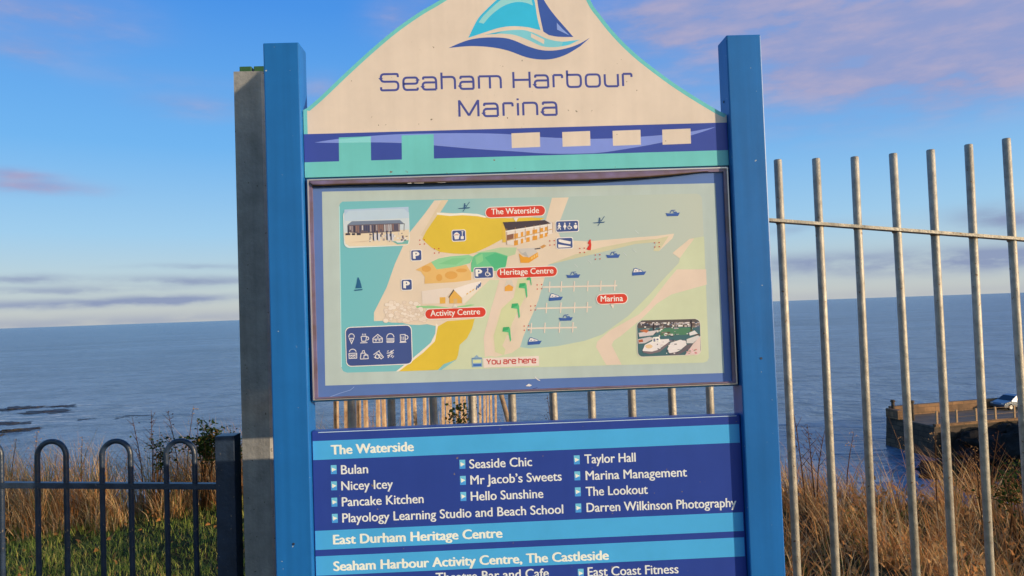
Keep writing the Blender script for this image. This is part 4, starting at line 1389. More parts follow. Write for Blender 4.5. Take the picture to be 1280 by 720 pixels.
def build_pier():
    H = -11.75
    # outline on plan, surveyed: tip far corner, tip near corner, near edge, far edge (a little irregular)
    pa = onlevel(1108, 521, EYE + H)
    pb = onlevel(1168, 534, EYE + H)
    pc = onlevel(1290, 524, EYE + H)
    pd = onlevel(1290, 505, EYE + H)
    dirn = (pc - pb).normalized()
    pe, pf = pc + dirn * 40, pd + dirn * 40
    root = empty('harbour_pier', tuple((pa + pb) * .5 - Vector((0, 0, 4))), 'old stone harbour pier with sunlit parapet jutting into the sea beyond the bars', 'pier')
    base = Vector(root.location)
    plan = [pa, pb, pc, pe, pf, pd]

    def prism(name, ring, z0, z1, m, batter=0.0, inset=0.0):
        bm = bmesh.new()
        c = sum(ring, Vector()) / len(ring)
        lo = [bm.verts.new((p.x + (p.x - c.x) * batter - base.x, p.y + (p.y - c.y) * batter - base.y, z0 - base.z)) for p in ring]
        hi = [bm.verts.new((p.x - base.x, p.y - base.y, z1 - base.z)) for p in ring]
        bm.faces.new(hi)
        n = len(ring)
        for i in range(n):
            bm.faces.new((lo[i], lo[(i + 1) % n], hi[(i + 1) % n], hi[i]))
        return done(name, bm, m, root)
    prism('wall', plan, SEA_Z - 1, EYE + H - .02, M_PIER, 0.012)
    prism('deck', [p + (sum(plan, Vector()) / 6 - p) * .004 for p in plan], EYE + H - .019, EYE + H + .05, M_DECK)

    def wall_along(name, a, b, th, z0, z1, m, z1b=None):
        d = (b - a)
        d.z = 0
        d.normalize()
        nrm = Vector((-d.y, d.x, 0)) * th / 2
        z1b = z1 if z1b is None else z1b
        bm = bmesh.new()
        q = []
        for p, zt in ((a, z1), (b, z1b)):
            for s in (-1, 1):
                for z in (z0, zt):
                    q.append(bm.verts.new((p.x + nrm.x * s - base.x, p.y + nrm.y * s - base.y, z - base.z)))
        for f in ((0, 1, 3, 2), (4, 6, 7, 5), (0, 4, 5, 1), (2, 3, 7, 6), (0, 2, 6, 4), (1, 5, 7, 3)):
            bm.faces.new([q[i] for i in f])
        return done(name, bm, m, root)
    z = EYE + H + .051
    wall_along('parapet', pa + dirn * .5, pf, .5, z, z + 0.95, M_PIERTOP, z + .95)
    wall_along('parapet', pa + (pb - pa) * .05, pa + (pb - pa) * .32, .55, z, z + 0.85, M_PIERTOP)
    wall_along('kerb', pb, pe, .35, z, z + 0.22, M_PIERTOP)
    # pole lamp stub and mooring post at the tip
    for px, py, h in ((1117, 521.5, 1.5), (1141, 525.5, 1.7)):
        p = onlevel(px, py, z)
        bm = bmesh.new()
        bm_tube(bm, [(p.x - base.x, p.y - base.y, z - base.z), (p.x - base.x, p.y - base.y, z - base.z + h)], .16, 8)
        bm_tube(bm, [(p.x - base.x, p.y - base.y, z - base.z + h), (p.x - base.x, p.y - base.y, z - base.z + h + .18)], [.26, .18], 8)
        done('mooring_post', bm, M_PIER, root)
    # guard rail along the near edge
    g = empty('guard_rail', tuple(pb), 'row of pale posts and thin rails along the near edge of the stone pier', 'railing')
    gb = Vector(g.location)
    ln = (pe - pb).length
    k = 0
    t = .3
    while t < min(ln, 24):
        p = pb + dirn * t
        bm = bmesh.new()
        bm_box(bm, p.x - .075 - gb.x, p.x + .075 - gb.x, p.y - .075 - gb.y, p.y + .075 - gb.y, z - gb.z + .0, z - gb.z + 1.35, .01)
        done('post', bm, M_RUST, g)
        t += 2.1
    for hh in (.7, 1.25):
        a, b = pb + dirn * .3, pb + dirn * min(ln, 24)
        bm = bmesh.new()
        bm_tube(bm, [(a.x - gb.x, a.y - gb.y, z - gb.z + hh), (b.x - gb.x, b.y - gb.y, z - gb.z + hh)], .022, 6)
        done('rail', bm, M_RUST, g)
    # the car
    cpos = (onlevel(1268, 510.5, z))
    build_car(cpos, dirn, z)
    # rock armour heaped against the near side
    rnd = random.Random(11)
    mr = mat('dark_boulder', (0.022, 0.020, 0.020), rough=0.95, spec=0.1, var=0.5, scale=1.5, bump=0.5, bscale=2)
    protos = [rock_mesh(1, .9, .75, 60 + i, 3, .9) for i in range(5)]
    meshes = []
    for i, b_ in enumerate(protos):
        me = bpy.data.meshes.new('boulder')
        bmesh.ops.recalc_face_normals(b_, faces=b_.faces)
        b_.to_mesh(me)
        b_.free()
        me.materials.append(mr)
        meshes.append(me)
    nout = Vector((dirn.y, -dirn.x, 0))
    for i in range(170):
        u = -6 + rnd.random() * 27
        w = rnd.random() ** 1.2 * 17
        hump = smooth(-1.2, 2.6, u - w * .05)
        zz = EYE + H + .15 - w * .015 - (1 - hump) * 2.7 - rnd.random() * .35
        s = .8 + rnd.random() * 1.0
        o = link('boulder', meshes[i % 5], None, tuple(pb + dirn * u + nout * (w + 1.5 + (.0 if u > 0 else 1.2))))
        o.location.z = max(zz - .42 * s, SEA_Z - .2)
        o.scale = (s * 1.25, s, s * 1.1)
        o.rotation_euler = (rnd.random() * .8, rnd.random() * .8, rnd.random() * 6.28)
        tag(o, 'dark boulder heaped in the rock armour below the pier wall', 'boulder', 'rock armour boulders below the pier')
    # earth and rubble core the boulders lie on
    bm = bmesh.new()
    rows = []
    for iu in range(16):
        row = []
        for iw in range(13):
            u, w = -.8 + iu * 1.6, .2 + iw * 1.9
            hump = smooth(-1.2, 2.6, u - w * .05)
            zz = EYE + H - .55 - w * .015 - (1 - hump) * 3.4 - (max(0, w - 16) * .8) + rnd.uniform(-.2, .2)
            q = pb + dirn * u + nout * w
            row.append(bm.verts.new((q.x, q.y, max(zz, SEA_Z - .8))))
        rows.append(row)
    for ra, rb in zip(rows, rows[1:]):
        for k in range(12):
            bm.faces.new((ra[k], rb[k], rb[k + 1], ra[k + 1]))
    tag(done('rubble_bank', bm, mr), kind='structure')


def build_car(pos, dirn, z):
    root = empty('parked_car', (pos.x, pos.y, z), 'silver grey hatchback parked on the pier behind the bars at the right edge', 'car')
    root.rotation_euler = (0, 0, math.atan2(-dirn.y, -dirn.x))          # nose to the left
    body = mat('car_paint', (0.13, 0.155, 0.20), rough=0.3, metal=0.4, coat=0.5)
    glass = mat('car_glass', (0.012, 0.016, 0.03), rough=0.1, spec=0.6)
    rub = mat('car_rubber', (0.02, 0.02, 0.02), rough=0.9)
    rimm = mat('car_rim', (0.4, 0.4, 0.42), rough=0.4, metal=0.7)
    prof = [(2.08, .30), (2.12, .55), (2.02, .74), (1.2, .92), (.55, 1.36), (.0, 1.47), (-1.1, 1.45), (-1.75, 1.12), (-2.05, .95), (-2.1, .5), (-2.02, .28)]
    bm = bmesh.new()
    secs = []
    for yy, sc in ((-.86, .93), (-.82, 1.0), (.82, 1.0), (.86, .93)):
        secs.append([bm.verts.new((x * (1 if sc == 1 else .985), yy * (1 - max(0, h - .9) * .28), .28 + (h - .28) * (1 if sc == 1 else .96))) for x, h in prof])
    for a, b in zip(secs, secs[1:]):
        for i in range(len(prof)):
            j = (i + 1) % len(prof)
            bm.faces.new((a[i], a[j], b[j], b[i]))
    bm.faces.new(secs[0][::-1])
    bm.faces.new(secs[-1])
    done('body', bm, body, root)
    for s in (-1, 1):
        for wx in ((.05, 1.0), (-1.0, -.02)):
            bm = bmesh.new()
            q = []
            for x, h in ((wx[1], .95), (min(wx[1], .52 + .0) if wx[1] > .5 else wx[1], 1.34), (wx[0], 1.38), (wx[0], .95)):
                yy = s * (.868 * (1 - max(0, h - .9) * .28) + .006)
                q.append(bm.verts.new((x, yy, h)))
            bm.faces.new(q)
            done('window', bm, glass, root)
    for xa, ha, xb, hb in ((1.17, .955, .60, 1.35), (-1.2, 1.42, -1.74, 1.14)):
        bm = bmesh.new()
        sx = .012 if xa > 0 else -.012
        bm.faces.new([bm.verts.new(c) for c in ((xa + sx, -.7, ha + .012), (xa + sx, .7, ha + .012), (xb + sx, .62, hb + .012), (xb + sx, -.62, hb + .012))])
        done('windscreen', bm, glass, root)
    for wx in (1.32, -1.28):
        for s in (-1, 1):
            bm = bmesh.new()
            bm_tube(bm, [(wx, s * .70, .31), (wx, s * .885, .31)], .31, 20)
            wh = done('wheel', bm, rub, root)
            bm = bmesh.new()
            bm_tube(bm, [(wx, s * .88, .31), (wx, s * .893, .31)], .19, 16)
            done('rim', bm, rimm, wh)
    for s in (-1, 1):
        bm = bmesh.new()
        bm_box(bm, 2.0, 2.09, s * .62 - .16, s * .62 + .16, .58, .72, .03)
        done('headlight', bm, mat('lamp_glass', (.7, .7, .68), rough=.15), root)


build_pier()


# ------------------------------------------------------------------ steel posts beside the sign
def build_posts():
    y = 0.55
    root = empty('steel_post', (-0.94, y, 0), 'tall weathered grey galvanised steel post standing left of the blue sign post', 'post')
    xl = onplane(294.5, 200, y)[0] - root.location.x
    xr = xl + 0.118
    zt = onplane(312, 89, y)[1]
    bm = bmesh.new()
    # folded channel section: web towards us, two flanges running back
    w = xr - xl
    t = .006
    sec = [(xl, 0), (xr - .022, 0), (xr, .022), (xr, .10), (xr - t, .10), (xr - t, .024), (xr - .024, t), (xl + t, t), (xl + t, .10), (xl, .10)]
    lo = [bm.verts.new((a, b, -.3)) for a, b in sec]
    hi = [bm.verts.new((a, b, zt)) for a, b in sec]
    for i in range(len(sec)):
        j = (i + 1) % len(sec)
        bm.faces.new((lo[i], lo[j], hi[j], hi[i]))
    bm.faces.new(hi)
    done('channel', bm, M_GALVPOST, root)
    for z in (zt - .06, zt - .52, zt - .9):
        bm = bmesh.new()
        bm_tube(bm, [(xr - .001, .045, z), (xr + .012, .045, z)], .011, 6)
        done('bolt', bm, M_GALVPOST, root)
    g = empty('green_steel_post', (-0.90, 0.70, 0), 'dark green painted steel post end showing above the grey post', 'post')
    x0, z0 = onplane(299, 83, .70)
    x1, _ = onplane(332, 82, .70)
    gx = g.location.x
    bm = bmesh.new()
    for a, b in ((x0 - gx, (x0 + x1) / 2 - gx - .004), ((x0 + x1) / 2 - gx + .004, x1 - gx)):
        bm_box(bm, a, b, 0, .05, -.3, z0, .003)
    done('pale', bm, M_GREENP, g)


build_posts()


# ------------------------------------------------------------------ bow topped railing on the left
def build_railing():
    y = 0.60
    root = empty('bow_top_railing', (-1.3, y, 0), 'low navy bow topped railing on the grass left of the sign', 'railing')
    ox = root.location.x
    slope = -0.035
    def zt(x):
        return onplane(145, 548, y)[1] + slope * (x - onplane(145, 548, y)[0])
    R = 0.0093
    c0 = (onplane(47, 600, y)[0] + onplane(83, 600, y)[0]) / 2
    pitch = (onplane(226, 600, y)[0] - onplane(65, 600, y)[0]) / 2
    hw = (onplane(83, 600, y)[0] - onplane(47, 600, y)[0]) / 2
    bm = bmesh.new()
    pts = [(-hw, 0, -1.4), (-hw, 0, -hw)]
    for i in range(1, 14):
        a = math.pi * (1 - i / 14)
        pts.append((hw * math.cos(a), 0, -hw + hw * math.sin(a)))
    pts += [(hw, 0, -hw), (hw, 0, -1.4)]
    bm_tube(bm, pts, R, 10)
    proto = None
    for k in range(-4, 3):
        cx = c0 + k * pitch
        if proto is None:
            proto = done('hoop', bm, M_NAVY, root)
            o = proto
        else:
            o = proto.copy()
            COL.objects.link(o)
        o.location = (cx - ox, 0, zt(cx) - R)
    # rail and end post
    xe = onplane(286, 600, y)[0]
    za = onplane(0, 606, y)
    zb_ = onplane(272, 607.5, y)
    sl = (zb_[1] - za[1]) / (zb_[0] - za[0])
    xl = c0 - 4.6 * pitch
    bm = bmesh.new()
    vs = bm_box(bm, xl - ox, xe - .03 - ox, -.006, .006, 0, .02, 0)
    for v in bm.verts:
        v.co.z += za[1] - .01 + sl * (v.co.x + ox - za[0])
        v.co.y = v.co.y * 2.0
    done('rail', bm, M_NAVY, root)
    bm = bmesh.new()
    zp = onplane(286, 543, y)[1]
    bm_box(bm, xe - ox - .034, xe - ox + .034, -.034, .034, -.3, zp, .003)
    done('end_post', bm, M_NAVY, root)


build_railing()


# ------------------------------------------------------------------ round bar fence running behind the sign
def build_bar_fence():
    y = 0.60
    root = empty('bar_fence', (0.8, y, 0), 'galvanised fence of round upright bars and one flat rail behind and right of the sign', 'fence')
    ox = root.location.x
    x0 = onplane(975.5, 275, y)[0]
    pitch = (onplane(1262, 275, y)[0] - onplane(974, 275, y)[0]) / 6
    tops = [(975, 199.5), (1021, 198), (1068.5, 196), (1117, 192), (1164.5, 187), (1213, 180.5), (1261.5, 173)]
    proto = None
    rr_ = 0.0143
    for k in range(-11, 9):
        x = x0 + k * pitch
        if 0 <= k < 7:
            zt = onplane(*tops[k], y)[1]
        elif k < 0:
            zt = onplane(*tops[0], y)[1] + .004 * k
        else:
            zt = onplane(*tops[6], y)[1] + .03 * (k - 6)
        if proto is None:
            bm = bmesh.new()
            bm_tube(bm, [(0, 0, -2.9), (0, 0, -.003), (0, 0, 0)], [rr_, rr_, rr_ - .002], 14)
            proto = done('bar', bm, M_GALV, root)
            o = proto
        else:
            o = proto.copy()
            COL.objects.link(o)
        o.location = (x - ox, random.uniform(-.002, .002), zt)
        o.rotation_euler = (random.uniform(-.004, .004), random.uniform(-.005, .005), random.random() * 6)
    a, b = onplane(962, 275.5, y), onplane(1280, 299.5, y)
    sl = (b[1] - a[1]) / (b[0] - a[0])
    xl, xr = x0 - 11.4 * pitch, x0 + 8.5 * pitch
    bm = bmesh.new()
    secs = []
    for xx in (xl, a[0] - .06, xr):
        zz = a[1] + sl * (max(xx, a[0] - .06) - a[0])
        secs.append([bm.verts.new((xx - ox, yy, zz + dz)) for yy, dz in ((-.021, -.0055), (.021, -.0055), (.021, .0055), (-.021, .0055))])
    for q0, q1 in zip(secs, secs[1:]):
        for k in range(4):
            bm.faces.new((q0[k], q0[(k + 1) % 4], q1[(k + 1) % 4], q1[k]))
    bm.faces.new(secs[0])
    bm.faces.new(secs[-1][::-1])
    done('rail', bm, M_GALV, root)
    # weld beads where each bar passes through the rail
    proto = None
    for k in range(-11, 9):
        x = x0 + k * pitch
        zz = a[1] + sl * (max(x, a[0] - .06) - a[0])
        if proto is None:
            bm = bmesh.new()
            bm_tube(bm, [(0, 0, -.0115), (0, 0, -.008), (0, 0, -.0057)], [rr_ + .0008, rr_ + .0022, rr_ + .003], 12, cap=False)
            proto = done('weld', bm, mat('rusty_weld', (.24, .17, .12), rough=.8, var=.4, scale=60), root)
            o = proto
        else:
            o = proto.copy()
            COL.objects.link(o)
        o.location = (x - ox, 0, zz)


build_bar_fence()


# ------------------------------------------------------------------ palisade fence running out to the cliff edge
def build_palisade():
    tb = 0.24
    start = Vector((-0.985, 1.98, 0))
    d = Vector((math.sin(math.atan(tb) + 0), math.cos(math.atan(tb)), 0))
    root = empty('palisade_fence', tuple(start), 'rusty palisade fence of flat pales running away towards the cliff edge', 'fence')
    bm = bmesh.new()
    # W-section pale
    sec = [(-.024, .0), (-.014, .014), (0, .004), (.014, .014), (.024, .0), (.014, .010), (0, 0), (-.014, .010)]
    lo = [bm.verts.new((a, b, 0)) for a, b in sec]
    hi = [bm.verts.new((a, b, 1.62)) for a, b in sec]
    for i in range(8):
        j = (i + 1) % 8
        bm.faces.new((lo[i], lo[j], hi[j], hi[i]))
    tip = bm.verts.new((0, .004, 1.74))
    for i in range(8):
        bm.faces.new((hi[i], hi[(i + 1) % 8], tip))
    ang = math.atan2(d.y, d.x)
    proto = None
    for k in range(26):
        if proto is None:
            proto = done('pale', bm, M_PALE, root)
            o = proto
        else:
            o = proto.copy()
            COL.objects.link(o)
        p = d * (0.15 * k)
        o.location = (p.x, p.y, ground_z(start.x + p.x, start.y + p.y) + .02)
        o.rotation_euler = (random.uniform(-.02, .02), random.uniform(-.02, .02), ang + math.pi)
    for h in (.35, 1.35):
        bm = bmesh.new()
        a, b = Vector((0, 0, h)) - d * .1, d * 3.85 + Vector((0, 0, h + ground_z(start.x + d.x * 3.85, start.y + d.y * 3.85)))
        n = Vector((d.y, -d.x, 0)) * .02
        a -= n * 1.2
        b -= n * 1.2
        bm_tube(bm, [a, b], .018, 4)
        done('rail', bm, M_PALE, root)
    p = d * 3.92
    bm = bmesh.new()
    gz = ground_z(start.x + p.x, start.y + p.y)
    bm_tube(bm, [(p.x, p.y, gz + 1.5), (p.x + .50, p.y + .1, gz - .6)], .035, 4)
    done('brace', bm, M_PALE, root)


build_palisade()


# ------------------------------------------------------------------ grass
def blades_mesh(name, items, mats_, wind):
    """items: (x, y, z, height, width, lean dir, lean, material)"""
    V, Fc, MI = [], [], []
    for (x, y, z, h, w, a, ln, mi) in items:
        i = len(V)
        ca, sa = math.cos(a), math.sin(a)
        fx, fy = -sa * w / 2, ca * w / 2
        segs = 3 if h > .14 else 2
        for s in range(segs):
            t = s / segs
            ww = 1 - t * .65
            dx, dy = ca * ln * t * t * h, sa * ln * t * t * h
            zz = z + h * t * (1 - .22 * ln * t)
            V.append((x + dx - fx * ww, y + dy - fy * ww, zz))
            V.append((x + dx + fx * ww, y + dy + fy * ww, zz))
        V.append((x + ca * ln * h, y + sa * ln * h, z + h * (1 - .22 * ln)))
        for s in range(segs - 1):
            k = i + 2 * s
            Fc.append((k, k + 1, k + 3, k + 2))
            MI.append(mi)
        k = i + 2 * (segs - 1)
        Fc.append((k, k + 1, k + 2))
        MI.append(mi)
    me = bpy.data.meshes.new(name)
    me.from_pydata(V, [], Fc)
    for m in mats_:
        me.materials.append(m)
    me.polygons.foreach_set('material_index', MI)
    return me


def leafy(name, c):
    m = mat(name, c, rough=0.75, spec=0.2)
    if 'translucent' not in m:
        m['translucent'] = 1
        nt = m.node_tree
        b = nt.nodes['Principled BSDF']
        tr = nt.nodes.new('ShaderNodeBsdfTranslucent')
        tr.inputs[0].default_value = (*c, 1)
        mx = nt.nodes.new('ShaderNodeMixShader')
        mx.inputs[0].default_value = 0.45
        nt.links.new(b.outputs[0], mx.inputs[1])
        nt.links.new(tr.outputs[0], mx.inputs[2])
        nt.links.new(mx.outputs[0], nt.nodes['Material Output'].inputs[0])
    return m


DRY = [leafy('dry_grass_%s' % n, c) for n, c in (('straw', (0.72, 0.52, 0.28)), ('tan', (0.60, 0.34, 0.14)), ('russet', (0.52, 0.23, 0.075)), ('brown', (0.32, 0.17, 0.075)), ('olive', (0.20, 0.19, 0.07)))]
GRN = [leafy('turf_%s' % n, c) for n, c in (('mid', (0.30, 0.38, 0.07)), ('dark', (0.13, 0.20, 0.036)), ('yellow', (0.56, 0.52, 0.14)), ('dead', (0.52, 0.33, 0.13)))]


def build_grass():
    rnd = random.Random(21)
    from mathutils import noise as mn
    # mown turf on the left
    it = []
    for _ in range(42000):
        x = -4.6 + rnd.random() * 5.2
        y = 1.0 + rnd.random() * 3.6
        if y > edge_y(x) - .35:
            continue
        n = mn.noise(Vector((x * 1.6, y * 1.6, 0))) + .6 * mn.noise(Vector((x * 5, y * 5, 2)))
        mi = rnd.choices((0, 1, 2, 3), (5, 3 + 4 * max(0, -n), 2.5 + 4 * max(0, n), 1))[0]
        it.append((x, y, ground_z(x, y) - .004, rnd.uniform(.03, .085) * (1 + .6 * n), rnd.uniform(.004, .008), rnd.random() * 6.28, rnd.uniform(.2, 1.2), mi))
    for _ in range(260):                       # fallen leaves in the turf
        x = -4.2 + rnd.random() * 4.4
        y = 2.0 + rnd.random() * 2.4
        it.append((x, y, ground_z(x, y) + rnd.uniform(.02, .05), rnd.uniform(.02, .045), rnd.uniform(.02, .04), rnd.random() * 6.28, rnd.uniform(.5, 1.8), 4))
    tag(link('turf', blades_mesh('turf', it, GRN + [DRY[2]], 0)), 'short green turf in front of the dry grass left of the sign', 'grass', kind='stuff')

    def tussock(it, cx, cy, h, n, r, wts, lean_dir):
        """one clump: blades leaving a common crown, outer ones arching over"""
        for _ in range(n):
            a = rnd.random() * 6.28
            q = rnd.random() ** .7
            x, y = cx + math.cos(a) * r * q, cy + math.sin(a) * r * q
            aa = a + rnd.gauss(0, .6) if rnd.random() < .6 else lean_dir + rnd.gauss(0, .7)
            it.append((x, y, ground_z(x, y) - .01, h * rnd.uniform(.45, 1.1), rnd.uniform(.004, .009), aa, rnd.uniform(.1, .5) + .9 * q * rnd.random(), rnd.choices((0, 1, 2, 3, 4), wts)[0]))

    # dry grass, left bank
    it = []
    for _ in range(250):
        x = -5.2 + rnd.random() * 5.3
        e = edge_y(x)
        y = e - 1.0 + rnd.random() ** .9 * 1.1
        front = smooth(e - 1.0, e - .5, y)
        tussock(it, x, y, rnd.uniform(.30, .74) * (.4 + .75 * front), 48, rnd.uniform(.06, .15), (5, 5, 2.6, 1.4, 2.6), 2.7)
    for _ in range(2600):
        x = -5.2 + rnd.random() * 5.3
        y = edge_y(x) - 1.0 + rnd.random() * 1.4
        it.append((x, y, ground_z(x, y) - .01, rnd.uniform(.06, .2), rnd.uniform(.004, .009), rnd.random() * 6.28, rnd.uniform(.3, 1.3), rnd.choices((0, 1, 2, 3, 4), (3, 3, 2, 2, 3))[0]))
    for _ in range(130):
        x = -5.2 + rnd.random() * 5.2
        y = edge_y(x) - .8 + rnd.random() * .7
        it.append((x, y, ground_z(x, y) - .01, rnd.uniform(.5, .85), rnd.uniform(.003, .005), rnd.gauss(2.6, .9), rnd.uniform(.2, .8), rnd.choice((0, 0, 1, 2))))
    tag(link('dry_grass', blades_mesh('dry_grass', it, DRY, 0)), 'tall straw coloured grass along the cliff edge left of the sign', 'grass', kind='stuff')
    # dry grass, right bank: nearer, tangled, with darker hollows
    it = []
    for _ in range(330):
        x = .35 + rnd.random() * 4.6
        e = edge_y(x)
        y = .95 + rnd.random() * (e + .35 - .95)
        n2 = mn.noise(Vector((x * 1.1, y * 1.1, 18)))
        if n2 < -.25 and rnd.random() < .6:
            continue
        far = smooth(e - 1.2, e - .2, y)
        tussock(it, x, y, rnd.uniform(.18, .40) * (1 + .6 * far), 40, rnd.uniform(.07, .2), (3, 5, 4.5, 1.6, 1.6), 2.6)
    for _ in range(5200):
        x = .35 + rnd.random() * 4.6
        y = .95 + rnd.random() * (edge_y(x) - .6)
        it.append((x, y, ground_z(x, y) - .01, rnd.uniform(.05, .2), rnd.uniform(.005, .011), rnd.random() * 6.28, rnd.uniform(.4, 1.7), rnd.choices((0, 1, 2, 3, 4), (1.6, 3.4, 4, 2.4, 3))[0]))
    # a few long thin culms standing clear of the rest
    for _ in range(150):
        x = .35 + rnd.random() * 4.6
        y = edge_y(x) - 1.9 + rnd.random() * 1.9
        it.append((x, y, ground_z(x, y) - .01, rnd.uniform(.45, .85), rnd.uniform(.003, .005), rnd.gauss(2.6, .9), rnd.uniform(.2, .9), rnd.choice((0, 1, 1, 2))))
    # low green weeds in the hollows
    for _ in range(3200):
        x = .35 + rnd.random() * 4.6
        y = .95 + rnd.random() * (edge_y(x) - 1.0)
        if mn.noise(Vector((x * 1.4, y * 1.4, 31))) > .12:
            it.append((x, y, ground_z(x, y) - .01, rnd.uniform(.05, .16), rnd.uniform(.008, .02), rnd.random() * 6.28, rnd.uniform(.4, 1.6), 5))
    # flattened dead leaves and broken stems lying over the tussocks
    for _ in range(2600):
        x = .35 + rnd.random() * 4.6
        y = .95 + rnd.random() * (edge_y(x) - .7)
        it.append((x, y, ground_z(x, y) + rnd.uniform(.04, .2), rnd.uniform(.02, .06), rnd.uniform(.012, .03), rnd.random() * 6.28, rnd.uniform(.6, 2.0), rnd.choices((1, 2, 3), (3, 4, 1))[0]))
    tag(link('dry_grass', blades_mesh('dry_grass', it, DRY + [GRN[1]], 0)), 'tangled russet dry grass on the bank behind the right hand fence', 'grass', kind='stuff')


build_grass()


# ------------------------------------------------------------------ single plants
M_STEM = leafy('dry_stem', (0.15, 0.075, 0.035))
M_SEED = leafy('seed_head', (0.10, 0.042, 0.02))
M_LEAF = [leafy('bramble_leaf_%s' % n, c) for n, c in (('dark', (0.025, 0.05, 0.012)), ('mid', (0.05, 0.085, 0.022)), ('old', (0.16, 0.10, 0.03)))]


def build_stalk(px, py_top, dist_y, label, kind, seed):
    """a single dry stalk: foot on the ground, head where it stands against the view"""
    rnd = random.Random(seed)
    x, zt = onplane(px, py_top, dist_y)
    gz = ground_z(x, dist_y)
    root = empty('dock_plant' if kind == 'dock' else 'grass_stalk', (x, dist_y, gz), label, 'plant', 'dry stalks on the cliff edge')
    h = zt - gz
    sway = rnd.uniform(-.10, .10)
    bm = bmesh.new()
    pts = [(sway * t * t - sway, 0.02 * math.sin(t * 4), h * t) for t in (0, .25, .5, .75, 1)]
    bm_tube(bm, pts, [.005, .0045, .004, .003, .0015], 6)
    if kind == 'dock':
        for k in range(7):
            t = .45 + k * .075
            p = Vector((sway * t * t - sway, 0.02 * math.sin(t * 4), h * t))
            a = rnd.random() * 6.28
            l_ = .10 * (1.2 - t) + .03
            bm_tube(bm, [p, p + Vector((math.cos(a) * l_, math.sin(a) * l_, l_ * 1.1))], [.0025, .001], 5)
    done('stem', bm, M_STEM, root)
    bm = bmesh.new()
    n = 70 if kind == 'dock' else 34
    for k in range(n):
        t = rnd.uniform(.55, 1.0) if kind == 'dock' else rnd.uniform(.82, 1.0)
        r = .035 * (1.25 - t) + .006
        p = Vector((sway * t * t - sway + rnd.gauss(0, r), rnd.gauss(0, r), h * t))
        s = rnd.uniform(.005, .010)
        q = [p + Vector((rnd.uniform(-s, s), rnd.uniform(-s, s), rnd.uniform(-s, s))) for _ in range(3)]
        bm.faces.new([bm.verts.new(c) for c in q])
    done('seed_head', bm, M_SEED if kind == 'dock' else DRY[1], root)


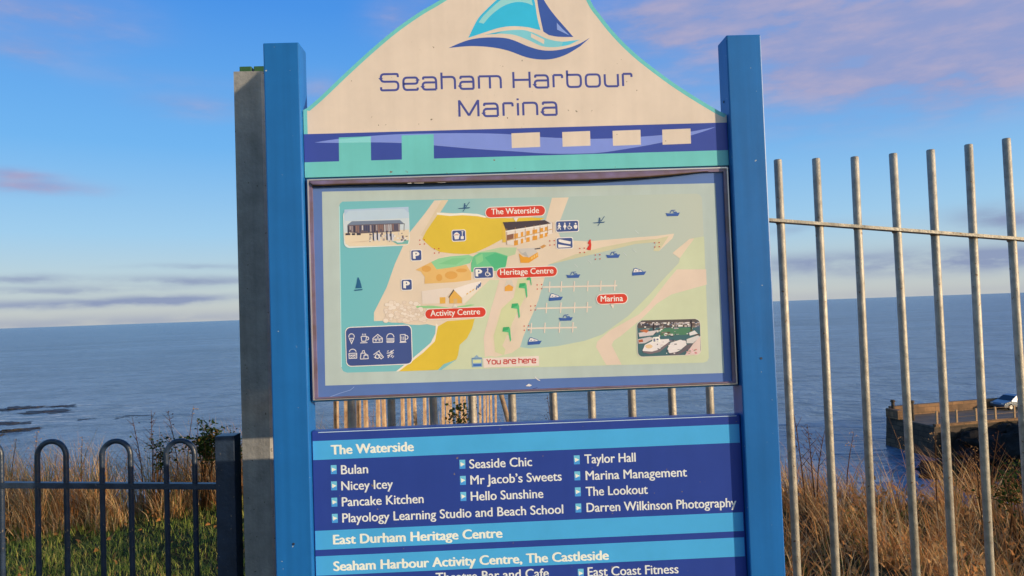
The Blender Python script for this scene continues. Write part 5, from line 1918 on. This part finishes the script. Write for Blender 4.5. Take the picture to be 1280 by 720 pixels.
def build_shrub(px, py_top, y, h, wid, nleaf, label, seed, nst=9):
    rnd = random.Random(seed)
    x, zt = onplane(px, py_top, y)
    gz = ground_z(x, y)
    h = max(h, zt - gz)
    root = empty('leafy_shrub', (x, y, gz), label, 'shrub', 'leafy shrubs on the cliff edge')
    bs, bl = bmesh.new(), bmesh.new()
    tips = []
    for k in range(nst):
        a = rnd.random() * 6.28
        top = Vector((math.cos(a) * wid * rnd.random(), math.sin(a) * wid * .6 * rnd.random(), h * rnd.uniform(.6, 1.0)))
        mid = Vector((top.x * .4 + rnd.gauss(0, .02), top.y * .4, h * .5))
        pts = [Vector((rnd.gauss(0, .03), rnd.gauss(0, .03), 0)), mid, top]
        bm_tube(bs, pts, [.006, .004, .0018], 6)
        for _ in range(4):
            t = rnd.uniform(.4, .95)
            p = mid.lerp(top, t)
            q = p + Vector((rnd.gauss(0, .07), rnd.gauss(0, .05), rnd.uniform(.0, .10)))
            bm_tube(bs, [p, q], [.0025, .001], 5)
            tips.append((p, q))
        tips.append((mid, top))
    for k in range(nleaf):
        p, q = rnd.choice(tips)
        c = p.lerp(q, rnd.random() ** .6 * 1.05) + Vector((rnd.gauss(0, .014), rnd.gauss(0, .014), rnd.gauss(0, .014)))
        L_ = rnd.uniform(.016, .034)
        d = Vector((rnd.gauss(0, 1), rnd.gauss(0, 1), rnd.gauss(.1, .6))).normalized()
        s = d.cross(Vector((rnd.gauss(0, 1), rnd.gauss(0, 1), rnd.gauss(0, 1)))).normalized()
        nn = d.cross(s) * L_ * .16
        vs = [c, c + d * L_ * .35 + s * L_ * .32 + nn, c + d * L_ * .75 + s * L_ * .24 + nn, c + d * L_, c + d * L_ * .75 - s * L_ * .24 + nn, c + d * L_ * .35 - s * L_ * .32 + nn]
        v = [bl.verts.new(u_) for u_ in vs]
        f1 = bl.faces.new((v[0], v[1], v[2], v[3]))
        f2 = bl.faces.new((v[0], v[3], v[4], v[5]))
        f1.material_index = f2.material_index = rnd.choices((0, 1, 2), (5, 4, 1.2))[0]
    done('stems', bs, M_STEM, root)
    done('foliage', bl, M_LEAF, root)


def build_plants():
    build_shrub(256, 528, 3.9, .5, .26, 900, 'tall dark leafed bramble shrub rising above the right end of the low railing', 1, 12)
    build_shrub(285, 527, 3.7, .5, .12, 260, 'slim leafy shrub just behind the navy railing end post', 2, 8)
    build_shrub(196, 548, 4.0, .4, .12, 190, 'small leafy sprig between the second and third railing hoops', 3, 7)
    build_shrub(572, 480, 3.1, .5, .10, 420, 'dark green climber against the rusty palisade fence in the gap below the map', 4, 8)
    build_shrub(1268, 585, 2.6, .3, .25, 260, 'low green weed in the russet grass at the right picture edge', 5, 8)
    st = [
        (166, 520, 4.1, 'dock', 'bare brown dock stalk against the sea above the middle railing hoop'),
        (190, 512, 4.15, 'dock', 'thin branching stalk standing between the two right railing hoops'),
        (211, 514, 4.2, 'dock', 'brown stalk against the sea left of the last railing hoop'),
        (243, 507, 4.2, 'grass', 'tall pale stalk rising over the last railing hoop'),
        (22, 548, 4.3, 'grass', 'feathery straw coloured stalk at the left picture edge'),
        (48, 540, 4.35, 'grass', 'feathery straw coloured stalk inside the leftmost whole hoop'),
        (104, 545, 4.3, 'grass', 'straw coloured stalk between the first and second whole hoops'),
        (684, 494, 3.4, 'dock', 'reddish dock stalk seen against the sea through the gap below the map'),
        (990, 512, 3.2, 'dock', 'brown dock stalk beside the blue right post and first fence bar'),
        (1008, 530, 3.3, 'dock', 'brown dock stalk between the first two bars of the fence'),
        (1032, 528, 3.4, 'dock', 'brown stalk just right of the second fence bar'),
        (1066, 540, 3.4, 'grass', 'curved straw stalk behind the third fence bar'),
        (1168, 540, 2.9, 'grass', 'pale stalk leaning across in front of the pier wall'),
        (1128, 545, 3.0, 'grass', 'straw stalk standing in front of the pier tip'),
        (1216, 558, 2.7, 'grass', 'dry stalk in front of the dark boulders'),
        (1246, 538, 2.6, 'dock', 'russet dock stalk between the last two fence bars'),
    ]
    for i, (px, py, y, k, lab) in enumerate(st):
        build_stalk(px, py, y, lab, k, 100 + i)


build_plants()
